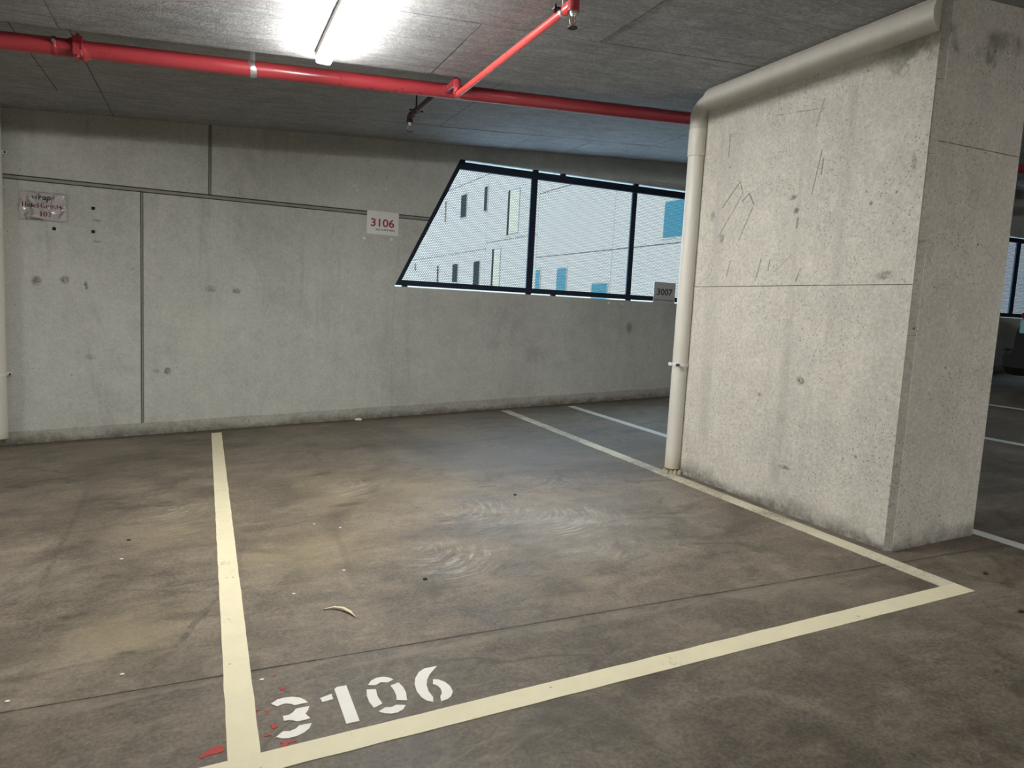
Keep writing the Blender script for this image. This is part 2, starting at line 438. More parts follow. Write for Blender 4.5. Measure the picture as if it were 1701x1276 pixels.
PIL_SEG = [((PX, 3.841, 2.033), (PX, 3.686, 2.179), .007, .9), ((PX, 3.686, 2.179), (PX, 3.655, 2.10), .007, .9), ((PX, 3.655, 2.10), (PX, 3.86, 1.84), .007, .7),
           ((PX, 3.655, 2.05), (PX, 3.593, 2.092), .007, .9), ((PX, 3.593, 2.092), (PX, 3.545, 2.02), .007, .9), ((PX, 3.545, 2.02), (PX, 3.66, 1.80), .007, .8),
           ((PX, 3.04, 2.26), (PX, 3.085, 2.03), .006, .9), ((PX, 3.025, 2.21), (PX, 3.03, 2.13), .008, .9), ((PX, 3.17, 1.90), (PX, 3.175, 1.85), .010, .9),
           ((PX, 3.44, 1.68), (PX, 3.475, 1.55), .007, .8), ((PX, 3.365, 1.67), (PX, 3.375, 1.61), .008, .8), ((PX, 3.12, 1.61), (PX, 3.145, 1.54), .008, .9),
           ((PX, 3.72, 1.68), (PX, 3.75, 1.56), .007, .7), ((PX, 3.2, 1.69), (PX, 3.32, 1.60), .006, .5), ((PX, 3.82, 2.5), (PX, 3.82, 2.36), .006, .8),
           ((PX, 3.42, 2.53), (PX, 3.05, 2.49), .004, .6), ((PX, 3.06, 2.53), (PX, 3.10, 2.40), .006, .7)]
PIL_SPOT = [((PX, 3.036, .976), (.1, .035, .035), .9), ((PX, 3.82, 1.83), (.1, .03, .05), .6), ((PX, 3.19, 1.95), (.1, .03, .025), .75), ((PX, 3.22, 2.03), (.1, .03, .02), .7),
            ((PX, 3.10, .455), (.1, .06, .02), .7), ((PX, 2.56, 1.565), (.1, .07, .03), .6), ((PX, 3.93, 1.99), (.1, .03, .05), .5), ((PX, 2.46, 2.1), (.1, .02, .06), .5),
            ((PX, 2.72, 2.0), (.1, .012, .012), .9), ((PX, 2.68, 1.93), (.1, .014, .014), .9), ((PX, 3.35, .85), (.1, .02, .02), .6), ((PX, 2.62, .62), (.1, .016, .016), .6)]
PIL_STR = [('y', 3.155, .075, (.335, .318, .275), .2, 2.55), ('y', 2.86, .05, (.345, .33, .285), 1.1, 2.62), ('y', 3.28, .03, (.345, .328, .285), .3, 1.5), ('y', 2.98, .02, (.36, .345, .30), .3, 1.5),
           ('y', 2.53, .02, (.38, .365, .32), .2, 2.3), ('y', 3.86, .09, (.36, .355, .325), .3, 2.6)]
def pillar_extra(g, c):
    # mould and water staining just under the soffit
    x, y, z = g.sep(g.P)
    h = g.math('SUBTRACT', z, g.math('MULTIPLY', x, SL))
    n = g.noise(g.P, 7, 5, .7)
    lo = g.rng(n, .3, .7, 2.30, 2.44)
    m = g.math('MULTIPLY', g.rng(h, lo, g.math('ADD', lo, .04)), g.rng(h, 2.50, 2.56, 1, 0))
    m = g.math('MULTIPLY', m, g.rng(y, 2.45, 2.85, 1, 0))
    m = g.math('MULTIPLY', m, g.rng(g.noise(g.P, 3.1, 4), .42, .58))
    return g.mix(g.math('MULTIPLY', m, .7), c, (.10, .09, .07))
M['pillar'] = concrete('pillar_concrete', (.45, .432, .385), (.66, .634, .568), streak=.22, spots=PIL_SPOT, segs=PIL_SEG, holes=.9, stripes=PIL_STR, grime=.17, mott=1.35, extra=pillar_extra, pits=.75, blot=.14)
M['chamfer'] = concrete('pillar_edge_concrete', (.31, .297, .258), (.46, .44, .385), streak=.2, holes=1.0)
M['dark_concrete'] = concrete('side_wall_concrete', (.26, .255, .235), (.38, .37, .34), streak=.3, holes=.4)  # plain darker concrete of the enclosing left, right and front walls
M['line'] = paint_material('cream_line_paint', (.72, .665, .465), .09)
M['line_worn'] = paint_material('worn_line_paint', (.62, .585, .44), .22)
M['line_far'] = paint_material('white_line_paint', (.58, .58, .54), .12)
M['digit'] = paint_material('white_stencil_paint', (.78, .765, .70), .03)
M['red_paint'] = paint_material('spilt_red_paint', (.36, .035, .032), .12)
M['red_pipe'] = plain('sprinkler_red_enamel', (.31, .032, .040), .34, var=.1, scale=7, coat=.25)
M['red_branch'] = plain('branch_red_enamel', (.52, .055, .050), .34, var=.1, scale=9, coat=.25)
M['red_shade'] = plain('shaded_branch_enamel', (.085, .028, .034), .5)  # rear branch red darkened to paint in the shade of the main pipe
M['galv'] = plain('galvanised_steel', (.62, .63, .63), .38, .85)
M['brass'] = plain('weathered_brass', (.30, .27, .21), .4, .8)
M['black_iron'] = plain('black_iron', (.03, .03, .032), .5, .3)
M['pvc'] = None
for _k, _nm, _a, _b in (('pvc', 'painted_drain_pipe', (.47, .45, .395), (.62, .60, .53)), ('pvc_white', 'white_downpipe_paint', (.60, .585, .52), (.72, .705, .635))):
    g = G(_nm)
    _n = g.noise(g.vm('MULTIPLY', g.P, (6, 6, .8)), 2.0, 6, .65, .4)
    _c = g.mix(_n, _a, _b)
    _x, _y, _z = g.sep(g.P)
    _h = g.math('SUBTRACT', _z, g.math('MULTIPLY', _x, SL))
    _c = g.mix(g.math('MULTIPLY', g.rng(g.math('ADD', _h, g.math('MULTIPLY', _n, .12)), .08, .24, 1, 0), .6), _c, (.50, .40, .22))
    M[_k] = g.bsdf(_c, .48, bump=_n, bs=.08, bd=.004)
M['white_metal'] = plain('white_powder_coat', (.74, .74, .72), .4)
M['sealant'] = plain('grey_joint_sealant', (.27, .265, .24), .75)
M['navy'] = plain('navy_window_steel', (.014, .024, .040), .65, 0, var=.2, spec=.25)
M['mesh'] = plain('navy_perforated_steel', (.045, .065, .085), .5, .1, var=.2)
M['sign_white'] = plain('sign_white_enamel', (.70, .71, .68), .35, var=.05)
M['sign_backlit'] = plain('sign_backlit_enamel', (.46, .46, .45), .4, var=.05)  # plate colour greyed to stand in for its backlit shade
M['sign_red'] = plain('sign_red_print', (.33, .022, .035), .5, var=.08)
M['sign_dark'] = plain('sign_black_print', (.02, .02, .022), .5, var=.08)
M['sign_maroon'] = plain('sign_maroon_print', (.17, .012, .02), .5, var=.08)
M['paper'] = plain('printed_paper', (.60, .57, .55), .6, var=.05)
M['pad'] = plain('black_foam_tape', (.008, .008, .008), .9)
M['plaster'] = plain('white_filler', (.72, .72, .72), .8)
M['leaf'] = plain('dry_leaf', (.62, .52, .36), .7)
M['crumb'] = plain('dark_debris', (.03, .018, .014), .8)
M['tissue'] = plain('crumpled_paper', (.72, .70, .66), .85)
M['foam'] = plain('crumbled_grout', (.36, .31, .22), .95, var=.35, scale=40)

g = G('clear_plastic_sleeve')
_t = g.t.nodes.new('ShaderNodeBsdfTransparent'); _gl = g.t.nodes.new('ShaderNodeBsdfGlossy'); _mx = g.t.nodes.new('ShaderNodeMixShader')
_gl.inputs['Roughness'].default_value = .22
_fr = g.t.nodes.new('ShaderNodeFresnel'); _fr.inputs[0].default_value = 1.5
g.lk(g.math('ADD', g.math('MULTIPLY', _fr.outputs[0], 1.0), g.math('MULTIPLY', g.noise(g.P, 9, 3), .10)), _mx.inputs[0])
g.t.links.new(_t.outputs[0], _mx.inputs[1]); g.t.links.new(_gl.outputs[0], _mx.inputs[2]); g.t.links.new(_mx.outputs[0], g.out.inputs[0])
M['sleeve'] = g.m

g = G('led_diffuser')
M['diffuser'] = g.bsdf(g.mix(g.noise(g.P, 3, 1), (.85, .85, .85), (.9, .9, .9)), .4, emit=LAMP_COL, es=LAMP)

# ---------------------------------------------------------------- the deck, soffit and walls
X0, X1, Y0, YW = -9.0, 16.5, -9.0, 7.2
CN, CF, YE = 2.665, 2.81, 4.49           # soffit heights above the deck: near drop panel, recess behind it, edge between

floor = tag(MB().box(X0, X1, Y0, YW+.2, -.25, -.010, SL).build('floor', M['joint']), 'brown grey concrete parking deck with a sawn joint', 'floor', kind='structure')
def jy(x): return 2.475-.0715*x            # the sawn joint in front of the pillar
xs = (X0, X1)
MB().prism([(X0, jy(X0)+.002), (X1, jy(X1)+.002), (X1, YW+.2), (X0, YW+.2)], -.010, 0.0, on_floor()).build('deck_slab', M['floor'], floor)
MB().prism([(X0, Y0), (X1, Y0), (X1, jy(X1)-.002), (X0, jy(X0)-.002)], -.010, 0.0, on_floor()).build('deck_slab', M['floor_dimmed'], floor)

ceiling = tag(MB().box(X0, X1, Y0, YW+.2, CF+.004, CF+.3, SL).build('ceiling', M['joint']), 'board marked concrete soffit with a deeper recess along the wall', 'ceiling', kind='structure')
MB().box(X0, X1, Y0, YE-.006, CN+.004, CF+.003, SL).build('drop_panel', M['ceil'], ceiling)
def soffit(x0, x1, y0, y1, h, mat, top):
    e = .0034
    MB().box(x0+e, x1-e, y0+e, y1-e, h-random.uniform(0, .0025), top, SL).build('formwork_panel', mat, ceiling)
rows = [(-8.0, -5.6, -1.2), (-5.6, -3.2, 0.0), (-3.2, -.8, -1.2), (-.8, 1.2, .4), (1.2, 3.58, -.41), (3.58, YE, -.70)]
for y0, y1, off in rows:
    w = 2.40 if (y0, y1) != (3.58, YE) else 2.0
    x = off - math.ceil((off-X0)/w)*w
    while x < X1:
        a, b = max(X0, x), min(X1, x+w)
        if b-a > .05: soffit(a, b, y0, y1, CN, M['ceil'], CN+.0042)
        x += w
for y0, y1, cuts in ((YE, 6.46, (-7.4, -5.0, -3.4, -1.02, -.725, 1.974, 4.29, 6.7, 9.1, 11.5, 13.9)), (6.46, YW, (-6.0, -3.6, -.725, 2.95, 3.60, 6.0, 8.4, 10.8, 13.2))):
    c = (X0,)+cuts+(X1,)
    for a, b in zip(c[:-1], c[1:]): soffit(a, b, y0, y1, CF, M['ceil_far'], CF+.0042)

# back wall: precast panels with sealed joints in front of a solid core, with two window openings
ZJ0, ZJ1 = 2.150, 2.192                   # the horizontal joint
VJ, VJU = -.514, .040                     # vertical joints below and above it
SILL, HEAD = 1.462, 2.818
DX0, DX1 = 1.785, 2.440                   # foot and top of the slanting jamb
WR = 5.95                                 # right jamb
V0, V1 = 10.30, 13.60                     # second opening
def dg(z): return DX0+(z-SILL)/(HEAD-SILL)*(DX1-DX0)
wall = empty('wall_back', (0, YW, 0), 'grey precast concrete wall with sealed panel joints', 'wall', kind='structure')
TH = .20
fw = lambda u, v, w: (u, YW+w, v)
top = lambda x: CF+S(x)
def wpanel(poly, name='concrete_panel', mat='wall', d0=0.0, d1=TH):
    return MB().prism(poly, d0, d1, fw).build(name, M[mat], wall)
BD = -.4
wpanel([(X0, S(X0)+BD), (VJ-.012, S(VJ)+BD), (VJ-.012, ZJ0), (X0, ZJ0)])
wpanel([(VJ+.012, S(VJ)+BD), (DX0, S(DX0)+BD), (DX0, SILL), (dg(ZJ0), ZJ0), (VJ+.012, ZJ0)])
wpanel([(X0, ZJ1), (VJU-.012, ZJ1), (VJU-.012, top(VJU)), (X0, top(X0))])
wpanel([(VJU+.012, ZJ1), (dg(ZJ1), ZJ1), (DX1, HEAD), (DX1, top(DX1)), (VJU+.012, top(VJU))])
wpanel([(DX0+.0015, S(DX0)+BD), (WR, S(WR)+BD), (WR, SILL), (DX0+.0015, SILL)])
wpanel([(DX1+.0015, HEAD), (WR, HEAD), (WR, top(WR)), (DX1+.0015, top(DX1))])
wpanel([(WR+.0015, S(WR)+BD), (V0, S(V0)+BD), (V0, top(V0)), (WR+.0015, top(WR))])
wpanel([(V0+.0015, S(V0)+BD), (V1, S(V1)+BD), (V1, 1.56), (V0+.0015, 1.56)])
wpanel([(V0+.0015, HEAD), (V1, HEAD), (V1, top(V1)), (V0+.0015, top(V0))])
wpanel([(V1+.0015, S(V1)+BD), (X1, S(X1)+BD), (X1, top(X1)), (V1+.0015, top(V1))])
# sealant fillets, set back, leaving a dark groove on either side
wpanel([(X0, ZJ0+.009), (dg(ZJ0), ZJ0+.009), (dg(ZJ1), ZJ1-.009), (X0, ZJ1-.009)], 'sealant_strip', 'sealant', .007, TH)
wpanel([(X0, ZJ0-.001), (dg(ZJ0), ZJ0-.001), (dg(ZJ1), ZJ1+.001), (X0, ZJ1+.001)], 'joint_backing', 'joint', .022, TH-.01)
for v, a, b in ((VJ, S(VJ)+BD, ZJ0), (VJU, ZJ1, top(VJU))):
    wpanel([(v-.0065, a), (v+.0065, a), (v+.0065, b), (v-.0065, b)], 'sealant_strip', 'sealant', .007, TH)
    wpanel([(v-.014, a), (v+.014, a), (v+.014, b), (v-.014, b)], 'joint_backing', 'joint', .022, TH-.01)
# the cast kicker along its foot, its top edge a little ragged
kp = [(X0, -.02+S(X0)), (X1, -.02+S(X1))]
x = X1
while x > X0:
    kp.append((x, S(x)+.112+.006*mnoise.noise((x*2.1, 0, 0))+.004*mnoise.noise((x*9, 3, 0)))); x -= .09
MB().prism(kp, 0.0, .007, lambda u, v, w: (u, YW-w, v)).build('kicker', M['kicker'], wall)

def side_wall(name, a, lab):
    x0, x1, y0, y1 = a
    m = MB(); vs = [(x, y, z+S(x)) for z in (-.3, CF+.3) for y in (y0, y1) for x in (x0, x1)]
    m.add(vs, [(0,2,3,1),(4,5,7,6),(0,1,5,4),(2,6,7,3),(0,4,6,2),(1,3,7,5)])
    tag(m.build(name, M['dark_concrete']), lab, 'wall', kind='structure')
side_wall('wall_left', (X0-.2, X0, Y0, YW+.2), 'plain grey concrete wall closing the left end')
side_wall('wall_right', (X1, X1+.2, Y0, YW+.2), 'plain grey concrete wall closing the far right end')
side_wall('wall_front', (X0-.2, X1+.2, Y0-.2, Y0), 'plain grey concrete wall across the driving lane')
# ---------------------------------------------------------------- windows: steel frames with perforated sheets
def perforated(parent, inside, x0, x1, z0, z1, y, pitch=.020, ratio=.78):
    """hexagonal perforated sheet: one ring of metal round every hole"""
    r = pitch/math.sqrt(3)
    rowh = 1.5*r
    vs, fs = [], []
    ang = [math.radians(30+60*k) for k in range(6)]
    co = [(math.cos(a), math.sin(a)) for a in ang]
    j = 0
    z = z0
    while z < z1:
        x = x0+(pitch/2 if j % 2 else 0)
        while x < x1:
            if inside(x, z):
                b = len(vs)
                for rr in (r*1.002, r*ratio):
                    for c, s in co:
                        vs.append((x+c*rr, y, z+s*rr))
                for k in range(6):
                    k2 = (k+1) % 6
                    fs.append((b+k, b+k2, b+6+k2, b+6+k))
            x += pitch
        z += rowh; j += 1
    m = MB(); m.v = vs; m.f = fs
    o = m.build('perforated_sheet', M['mesh'], parent)
    o['kind'] = 'stuff'
    return o

def bar(m, x0, x1, z0, z1, y0, y1):
    m.bbox(x0, x1, y0, y1, z0, z1, .003, seg=1)

win = empty('window_1', (3.9, YW+.05, SILL), 'navy steel window with a slanting left jamb and perforated sheets', 'window', kind='structure')
FB, FT = 1.478, 2.795                     # frame foot and head; daylight shows through the slits above and below it
fy0, fy1 = YW+.012, YW+.062
def dgf(z): return DX0+.006+(z-FB)/(FT-FB)*(DX1-DX0-.012)
m = MB(); m.prism([(dgf(FB), FB), (WR-.01, FB), (WR-.01, FB+.055), (dgf(FB+.055), FB+.055)], fy0, fy1, lambda u, v, w: (u, w, v)); m.build('bottom_rail', M['navy'], win)
m = MB(); m.prism([(dgf(FT-.075), FT-.075), (WR-.01, FT-.075), (WR-.01, FT), (dgf(FT), FT)], fy0, fy1, lambda u, v, w: (u, w, v)); m.build('top_rail', M['navy'], win)
m = MB(); m.prism([(dgf(FB), FB), (dgf(FB)+.045, FB), (dgf(FT)+.045, FT), (dgf(FT), FT)], fy0-.004, fy1, lambda u, v, w: (u, w, v)); m.build('slanting_jamb', M['navy'], win)
m = MB(); bar(m, WR-.06, WR-.01, FB, FT, fy0, fy1); m.build('jamb', M['navy'], win)
MUL = ((3.285, 3.360), (4.592, 4.655))
for a, b in MUL:
    m = MB(); bar(m, a, b, FB-.004, FT+.004, fy1-.026, fy1); m.build('mullion', M['navy'], win)
for bx in (2.47, 3.322, 3.66, 4.62, 5.6):
    m = MB(); bar(m, bx-.03, bx+.03, FT, HEAD, fy0, fy1-.01); m.build('fixing_cleat', M['navy'], win)
for bx in (1.90, 3.31, 3.62, 4.62, 5.6):
    m = MB(); bar(m, bx-.028, bx+.028, SILL, FB, fy0, fy1-.01); m.build('fixing_cleat', M['navy'], win)
edges = [dgf, MUL[0][0], MUL[1][0], WR-.05]
perforated(win, lambda x, z: x > dgf(z)+.03, 1.8, MUL[0][0]+.01, FB+.045, FT-.06, YW+.066)
perforated(win, lambda x, z: True, MUL[0][1]-.012, MUL[1][0]+.012, FB+.045, FT-.06, YW+.066)
perforated(win, lambda x, z: True, MUL[1][1]-.012, WR-.04, FB+.045, FT-.06, YW+.066)

win2 = empty('window_2', (11.9, YW+.05, 1.56), 'navy steel window with perforated sheets behind the dark car', 'window', kind='structure')
m = MB(); bar(m, V0+.01, V1-.01, 1.57, 1.63, fy0, fy1); m.build('bottom_rail', M['navy'], win2)
m = MB(); bar(m, V0+.01, V1-.01, 2.735, 2.80, fy0, fy1); m.build('top_rail', M['navy'], win2)
for a, b in ((V0+.01, V0+.07), (11.72, 11.82), (V1-.07, V1-.01)):
    m = MB(); bar(m, a, b, 1.57, 2.80, fy1-.026, fy1); m.build('mullion', M['navy'], win2)
for a, b in ((V0+.06, 11.73), (11.81, V1-.06)):
    perforated(win2, lambda x, z: True, a, b, 1.62, 2.74, YW+.066, pitch=.026, ratio=.74)

# ---------------------------------------------------------------- pillar
PY0, PY1, PXR = 2.37, 4.085, 3.78
pil = empty('concrete_pillar', (3.45, 3.25, S(3.45)), 'pale board marked concrete pillar standing beside bay 3106', 'pillar')
tp = lambda x: CN+.003+S(x)
c = .028
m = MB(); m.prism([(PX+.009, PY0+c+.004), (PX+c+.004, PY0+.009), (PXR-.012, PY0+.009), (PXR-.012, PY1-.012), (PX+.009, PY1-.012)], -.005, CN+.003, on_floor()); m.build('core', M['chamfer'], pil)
c = .028
fx = lambda u, v, w: (PX+w, u, v)
yj = 1.5155
for z0a, z1a in ((S(PX)-.01, yj-.002), (yj+.002, tp(PX))):
    MB().prism([(PY0+c, z0a), (PY1, z0a), (PY1, z1a), (PY0+c, z1a)], 0.0, .009, fx).build('side_face', M['pillar'], pil)
fyf = lambda u, v, w: (u, PY0+w, v)
for (a0, a1, b0, b1) in ((S(PX)-.01, S(PXR)-.01, 2.1865, 2.1885), (2.190, 2.192, tp(PX), tp(PXR))):
    MB().prism([(PX+c, a0), (PXR-.012, a1), (PXR-.012, b1), (PX+c, b0)], 0.0, .009, fyf).build('front_face', M['pillar'], pil)
MB().prism([(PXR-.011, S(PXR)-.01), (PXR, S(PXR)-.01), (PXR, tp(PXR)), (PXR-.011, tp(PXR))], .011, PY1-PY0, fyf).build('rear_edge', M['pillar'], pil)
MB().prism([(PX+.03, S(PX)-.01), (PXR, S(PXR)-.01), (PXR, tp(PXR)), (PX+.03, tp(PX))], PY1-PY0-.03, PY1-PY0, fyf).build('back_face', M['pillar'], pil)
# the chamfered arris in short lengths, slightly uneven
zb = S(PX)-.01
cuts = [zb, .62, 1.27, 1.72, 2.13, 2.47, tp(PX)]
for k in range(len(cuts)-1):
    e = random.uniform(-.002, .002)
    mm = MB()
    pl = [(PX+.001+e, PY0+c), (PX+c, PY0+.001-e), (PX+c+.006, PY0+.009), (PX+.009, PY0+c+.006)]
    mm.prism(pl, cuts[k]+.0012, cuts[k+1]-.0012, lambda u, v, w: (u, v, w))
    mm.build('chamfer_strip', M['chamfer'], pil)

# ---------------------------------------------------------------- white drain pipe on the pillar
dp = empty('drain_pipe', (3.095, 4.105, S(3.095)), 'cream painted drain pipe running down and along the concrete pillar', 'pipe')
DXc, DYc = 3.100, 4.116
zf = S(DXc)
m = MB(); m.tube([(DXc, DYc, zf+.035), (DXc, DYc, 2.46)], .0545, 28); m.build('downpipe', M['pvc_white'], dp, True, auto=40)
m = MB(); m.tube([(DXc, DYc, 2.40), (DXc, DYc, 2.404), (DXc, DYc, 2.58), (DXc, DYc, 2.584)], [.055, .060, .060, .055], 28); m.build('collar', M['pvc_white'], dp, True, auto=40)
pts = [(DXc, DYc, 2.57)]
for k in range(9):
    a = k/8*math.pi/2
    pts.append((DXc+.05*k/8, DYc-.085*(1-math.cos(a)), 2.68+.085*math.sin(a)))
pts.append((DXc+.055, DYc-.15, 2.765))
m = MB(); m.tube(pts, .0585, 28); m.build('elbow', M['pvc'], dp, True, auto=40)
hp = (3.163, CN-.085+S(3.163))
m = MB(); m.tube([(hp[0], PY1-.02, hp[1]), (hp[0], PY0+c+.006, hp[1])], .084, 40); m.build('horizontal_run', M['pvc'], dp, True, auto=40)
cl = MB(); zc = .966
cl.tube([(DXc, DYc, zc-.012), (DXc, DYc, zc+.012)], .0605, 28)
clip = cl.build('clip', M['white_metal'], dp, True, auto=40)
m = MB(); m.tube([(DXc-.052, DYc-.052, zc), (DXc-.075, DYc-.064, zc)], .010, 10); m.build('bolt', M['black_iron'], clip, True, auto=40)
m = MB(); m.bbox(DXc-.066, DXc-.045, DYc+.01, DYc+.05, zc-.012, zc+.012, .003); m.build('lug', M['white_metal'], clip)
# crumbled grout round its foot
for k in range(9):
    a = math.radians(150+k*26); rr = .055+random.uniform(0, .018)
    q = (DXc+rr*math.cos(a), DYc+rr*math.sin(a)); s_ = random.uniform(.012, .024)
    m = MB(); m.tube([(q[0], q[1], zf-.004), (q[0]+.004, q[1]+.003, zf+s_*.9), (q[0], q[1], zf+s_*1.5)], [s_, s_*.85, s_*.3], 7); m.build('grout_lump', M['foam'], dp)

# white drain pipe on the back wall, far left
dl = empty('wall_drain_pipe', (-1.582, 7.13, S(-1.58)), 'white drain pipe clipped to the wall at the left edge', 'pipe')
m = MB(); m.tube([(-1.585, 7.133, S(-1.6)+.075), (-1.585, 7.133, CF+S(-1.6))], .060, 28); m.build('pipe', M['pvc_white'], dl, True, auto=40)
for zc in (.523, 2.361):
    m = MB(); m.tube([(-1.585, 7.133, zc-.010), (-1.585, 7.133, zc+.010)], .0635, 28); cp = m.build('clip', M['white_metal'], dl, True, auto=40)
    m = MB(); m.bbox(-1.545, -1.500, 7.180, 7.199, zc-.012, zc+.012, .004); m.build('lug', M['white_metal'], cp)
    m = MB(); m.tube([(-1.512, 7.180, zc), (-1.512, 7.172, zc)], .008, 10); m.build('screw', M['black_iron'], cp)

# ---------------------------------------------------------------- sprinkler pipework
PYc, PH, PR = 4.82, 2.664, .048
def pz(x): return PH+S(x)
sp = empty('sprinkler_main', (1.5, PYc, pz(1.5)), 'red fire sprinkler main with branches hung below the soffit', 'pipe')
m = MB(); m.tube([(X0+.02, PYc, pz(X0+.02)), (5.4, PYc, pz(5.4))], PR, 28); m.build('main_pipe', M['red_pipe'], sp, True, auto=40)
m = MB(); m.tube([(5.40, PYc, pz(5.40)), (5.46, PYc, pz(5.46)), (5.60, PYc, pz(5.6)-.10), (5.66, PYc, pz(5.66)-.125), (X1-.02, PYc, pz(X1)-.125)], PR*.98, 24); m.build('lower_pipe', M['red_pipe'], sp, True, auto=60)
def ring(name, x, w, r, mat, parent=sp):
    mm = MB(); mm.tube([(x-w/2, PYc, pz(x-w/2)), (x-w/2+.002, PYc, pz(x)), (x+w/2-.002, PYc, pz(x)), (x+w/2, PYc, pz(x+w/2))], [r*.96, r, r, r*.96], 28)
    return mm.build(name, mat, parent, True, auto=40)
cx = -.652
cp = ring('coupling', cx, .052, PR+.013, M['red_pipe'])
for sz in (-1, 1):
    m = MB(); m.bbox(cx-.024, cx+.024, PYc-.085, PYc-.040, pz(cx)+sz*.036-.014, pz(cx)+sz*.036+.014, .004); m.build('bolt_pad', M['red_pipe'], cp)
    m = MB(); m.tube([(cx, PYc-.068, pz(cx)+sz*.020), (cx, PYc-.068, pz(cx)+sz*.062)], .009, 8); m.build('bolt', M['red_pipe'], cp)
for dx in (-.019, .019):
    m = MB(); m.tube([(cx+dx-.005, PYc, pz(cx+dx-.005)), (cx+dx+.005, PYc, pz(cx+dx+.005))], PR+.018, 28); m.build('rib', M['red_pipe'], cp, True, auto=40)
cr = ring('weld_ring', -.768, .014, PR+.006, M['red_pipe'])
m = MB(); m.tube([(-.768, PYc-.05, pz(-.768)+.012), (-.768, PYc-.066, pz(-.768)+.014)], .010, 10); m.build('screw', M['galv'], cr)
for hx in (.262, -3.2, 3.9):
    st = ring('hanger_strap', hx, .030, PR+.003, M['galv'])
    m = MB(); m.bbox(hx-.016, hx+.016, PYc-.007, PYc+.007, pz(hx)+PR, CF+S(hx), .002); m.build('hanger_rod', M['galv'], st)

def head(parent, x, y, ztop):
    """pendent sprinkler: boss, frame arms, glass bulb and deflector"""
    mm = MB(); mm.tube([(x, y, ztop), (x, y, ztop-.010), (x, y, ztop-.011), (x, y, ztop-.022)], [.016, .016, .013, .010], 14)
    h = mm.build('sprinkler_head', M['galv'], parent, True, auto=40)
    mm = MB()
    for s_ in (-1, 1):
        mm.tube([(x+s_*.009, y, ztop-.018), (x+s_*.014, y, ztop-.034), (x+s_*.010, y, ztop-.054), (x, y, ztop-.064)], .0032, 8)
    mm.build('frame_arms', M['brass'], h, True)
    mm = MB(); mm.tube([(x, y, ztop-.022), (x, y, ztop-.058)], .0026, 8); mm.build('bulb', M['red_pipe'], h, True)
    mm = MB(); mm.tube([(x, y, ztop-.064), (x, y, ztop-.067), (x, y, ztop-.070)], [.014, .024, .023], 20); mm.build('deflector', M['black_iron'], h, True, auto=40)

BX, BZ = 1.500, 2.570+S(1.5)
BY0, BY1 = 4.56, 2.955
nz = pz(BX)
m = MB(); m.tube([(BX, PYc-.03, nz), (BX, BY0+.03, nz)], .020, 16); nip = m.build('branch_nipple', M['red_pipe'], sp, True, auto=40)
m = MB(); m.tube([(BX, PYc-.040, nz), (BX, PYc-.068, nz)], [.032, .026], 16); m.build('outlet_boss', M['red_pipe'], nip, True, auto=40)
pts = [(BX, BY0+.055, nz), (BX, BY0+.02, nz), (BX, BY0+.006, nz-.006), (BX, BY0, nz-.022), (BX, BY0, nz-.05)]
m = MB(); m.tube(pts, [.026, .026, .0255, .025, .026], 16); m.build('elbow', M['red_pipe'], nip, True, auto=60)
m = MB(); m.tube([(BX, BY0, nz-.04), (BX, BY0, BZ+.005)], .020, 16); m.build('drop', M['red_pipe'], nip, True, auto=40)
m = MB(); m.tube([(BX, BY0, BZ+.03), (BX, BY0, BZ+.008), (BX, BY0-.006, BZ), (BX, BY0-.04, BZ)], .026, 16); m.build('elbow', M['red_pipe'], nip, True, auto=60)
m = MB(); m.tube([(BX, BY0-.02, BZ), (BX, BY1+.02, BZ)], .0195, 18); br = m.build('branch_pipe', M['red_branch'], sp, True, auto=40)
m = MB(); m.tube([(BX, BY1+.075, BZ), (BX, BY1+.01, BZ)], .0255, 16); m.build('reducer', M['red_branch'], br, True, auto=40)
m = MB(); m.tube([(BX, BY1, BZ-.034), (BX, BY1, BZ+.02), (BX, BY1, CN+S(BX))], [.027, .027, .024], 16); m.build('riser', M['red_pipe'], br, True, auto=40)
m = MB(); m.tube([(BX, BY1+.09, BZ), (BX, BY1+.112, BZ)], .0225, 16); m.build('pipe_clip', M['galv'], br, True, auto=40)
m = MB(); m.bbox(BX-.052, BX-.018, BY1+.085, BY1+.115, BZ+.002, BZ+.012, .003); m.build('clip_lug', M['black_iron'], br)
m = MB(); m.tube([(BX-.042, BY1+.10, BZ-.012), (BX-.042, BY1+.10, BZ+.026)], .007, 8); m.build('clip_bolt', M['black_iron'], br)
m = MB(); m.tube([(BX-.004, BY1+.10, BZ+.018), (BX-.004, BY1+.10, CN+S(BX))], .0045, 8); m.build('hanger_rod', M['galv'], br)
head(sp, BX, BY1, BZ-.034)
# rear branch towards the wall
RX = 1.475; RZ = 2.672+S(RX)
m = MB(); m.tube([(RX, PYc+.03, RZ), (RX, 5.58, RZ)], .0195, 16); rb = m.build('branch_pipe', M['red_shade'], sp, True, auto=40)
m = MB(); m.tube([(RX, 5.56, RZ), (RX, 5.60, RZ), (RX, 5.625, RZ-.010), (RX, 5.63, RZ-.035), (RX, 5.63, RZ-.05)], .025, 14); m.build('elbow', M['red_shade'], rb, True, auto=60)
m = MB(); m.tube([(RX, 5.44, RZ), (RX, 5.462, RZ)], .0235, 16); m.build('pipe_clip', M['black_iron'], rb, True, auto=40)
m = MB(); m.bbox(RX-.055, RX+.055, 5.44, 5.462, RZ-.005, RZ+.005, .002); m.build('clip_lug', M['black_iron'], rb)
m = MB(); m.tube([(RX, 5.451, RZ+.02), (RX, 5.451, CF+S(RX))], .006, 8); m.build('hanger_rod', M['black_iron'], rb)
head(sp, RX, 5.63, RZ-.05)

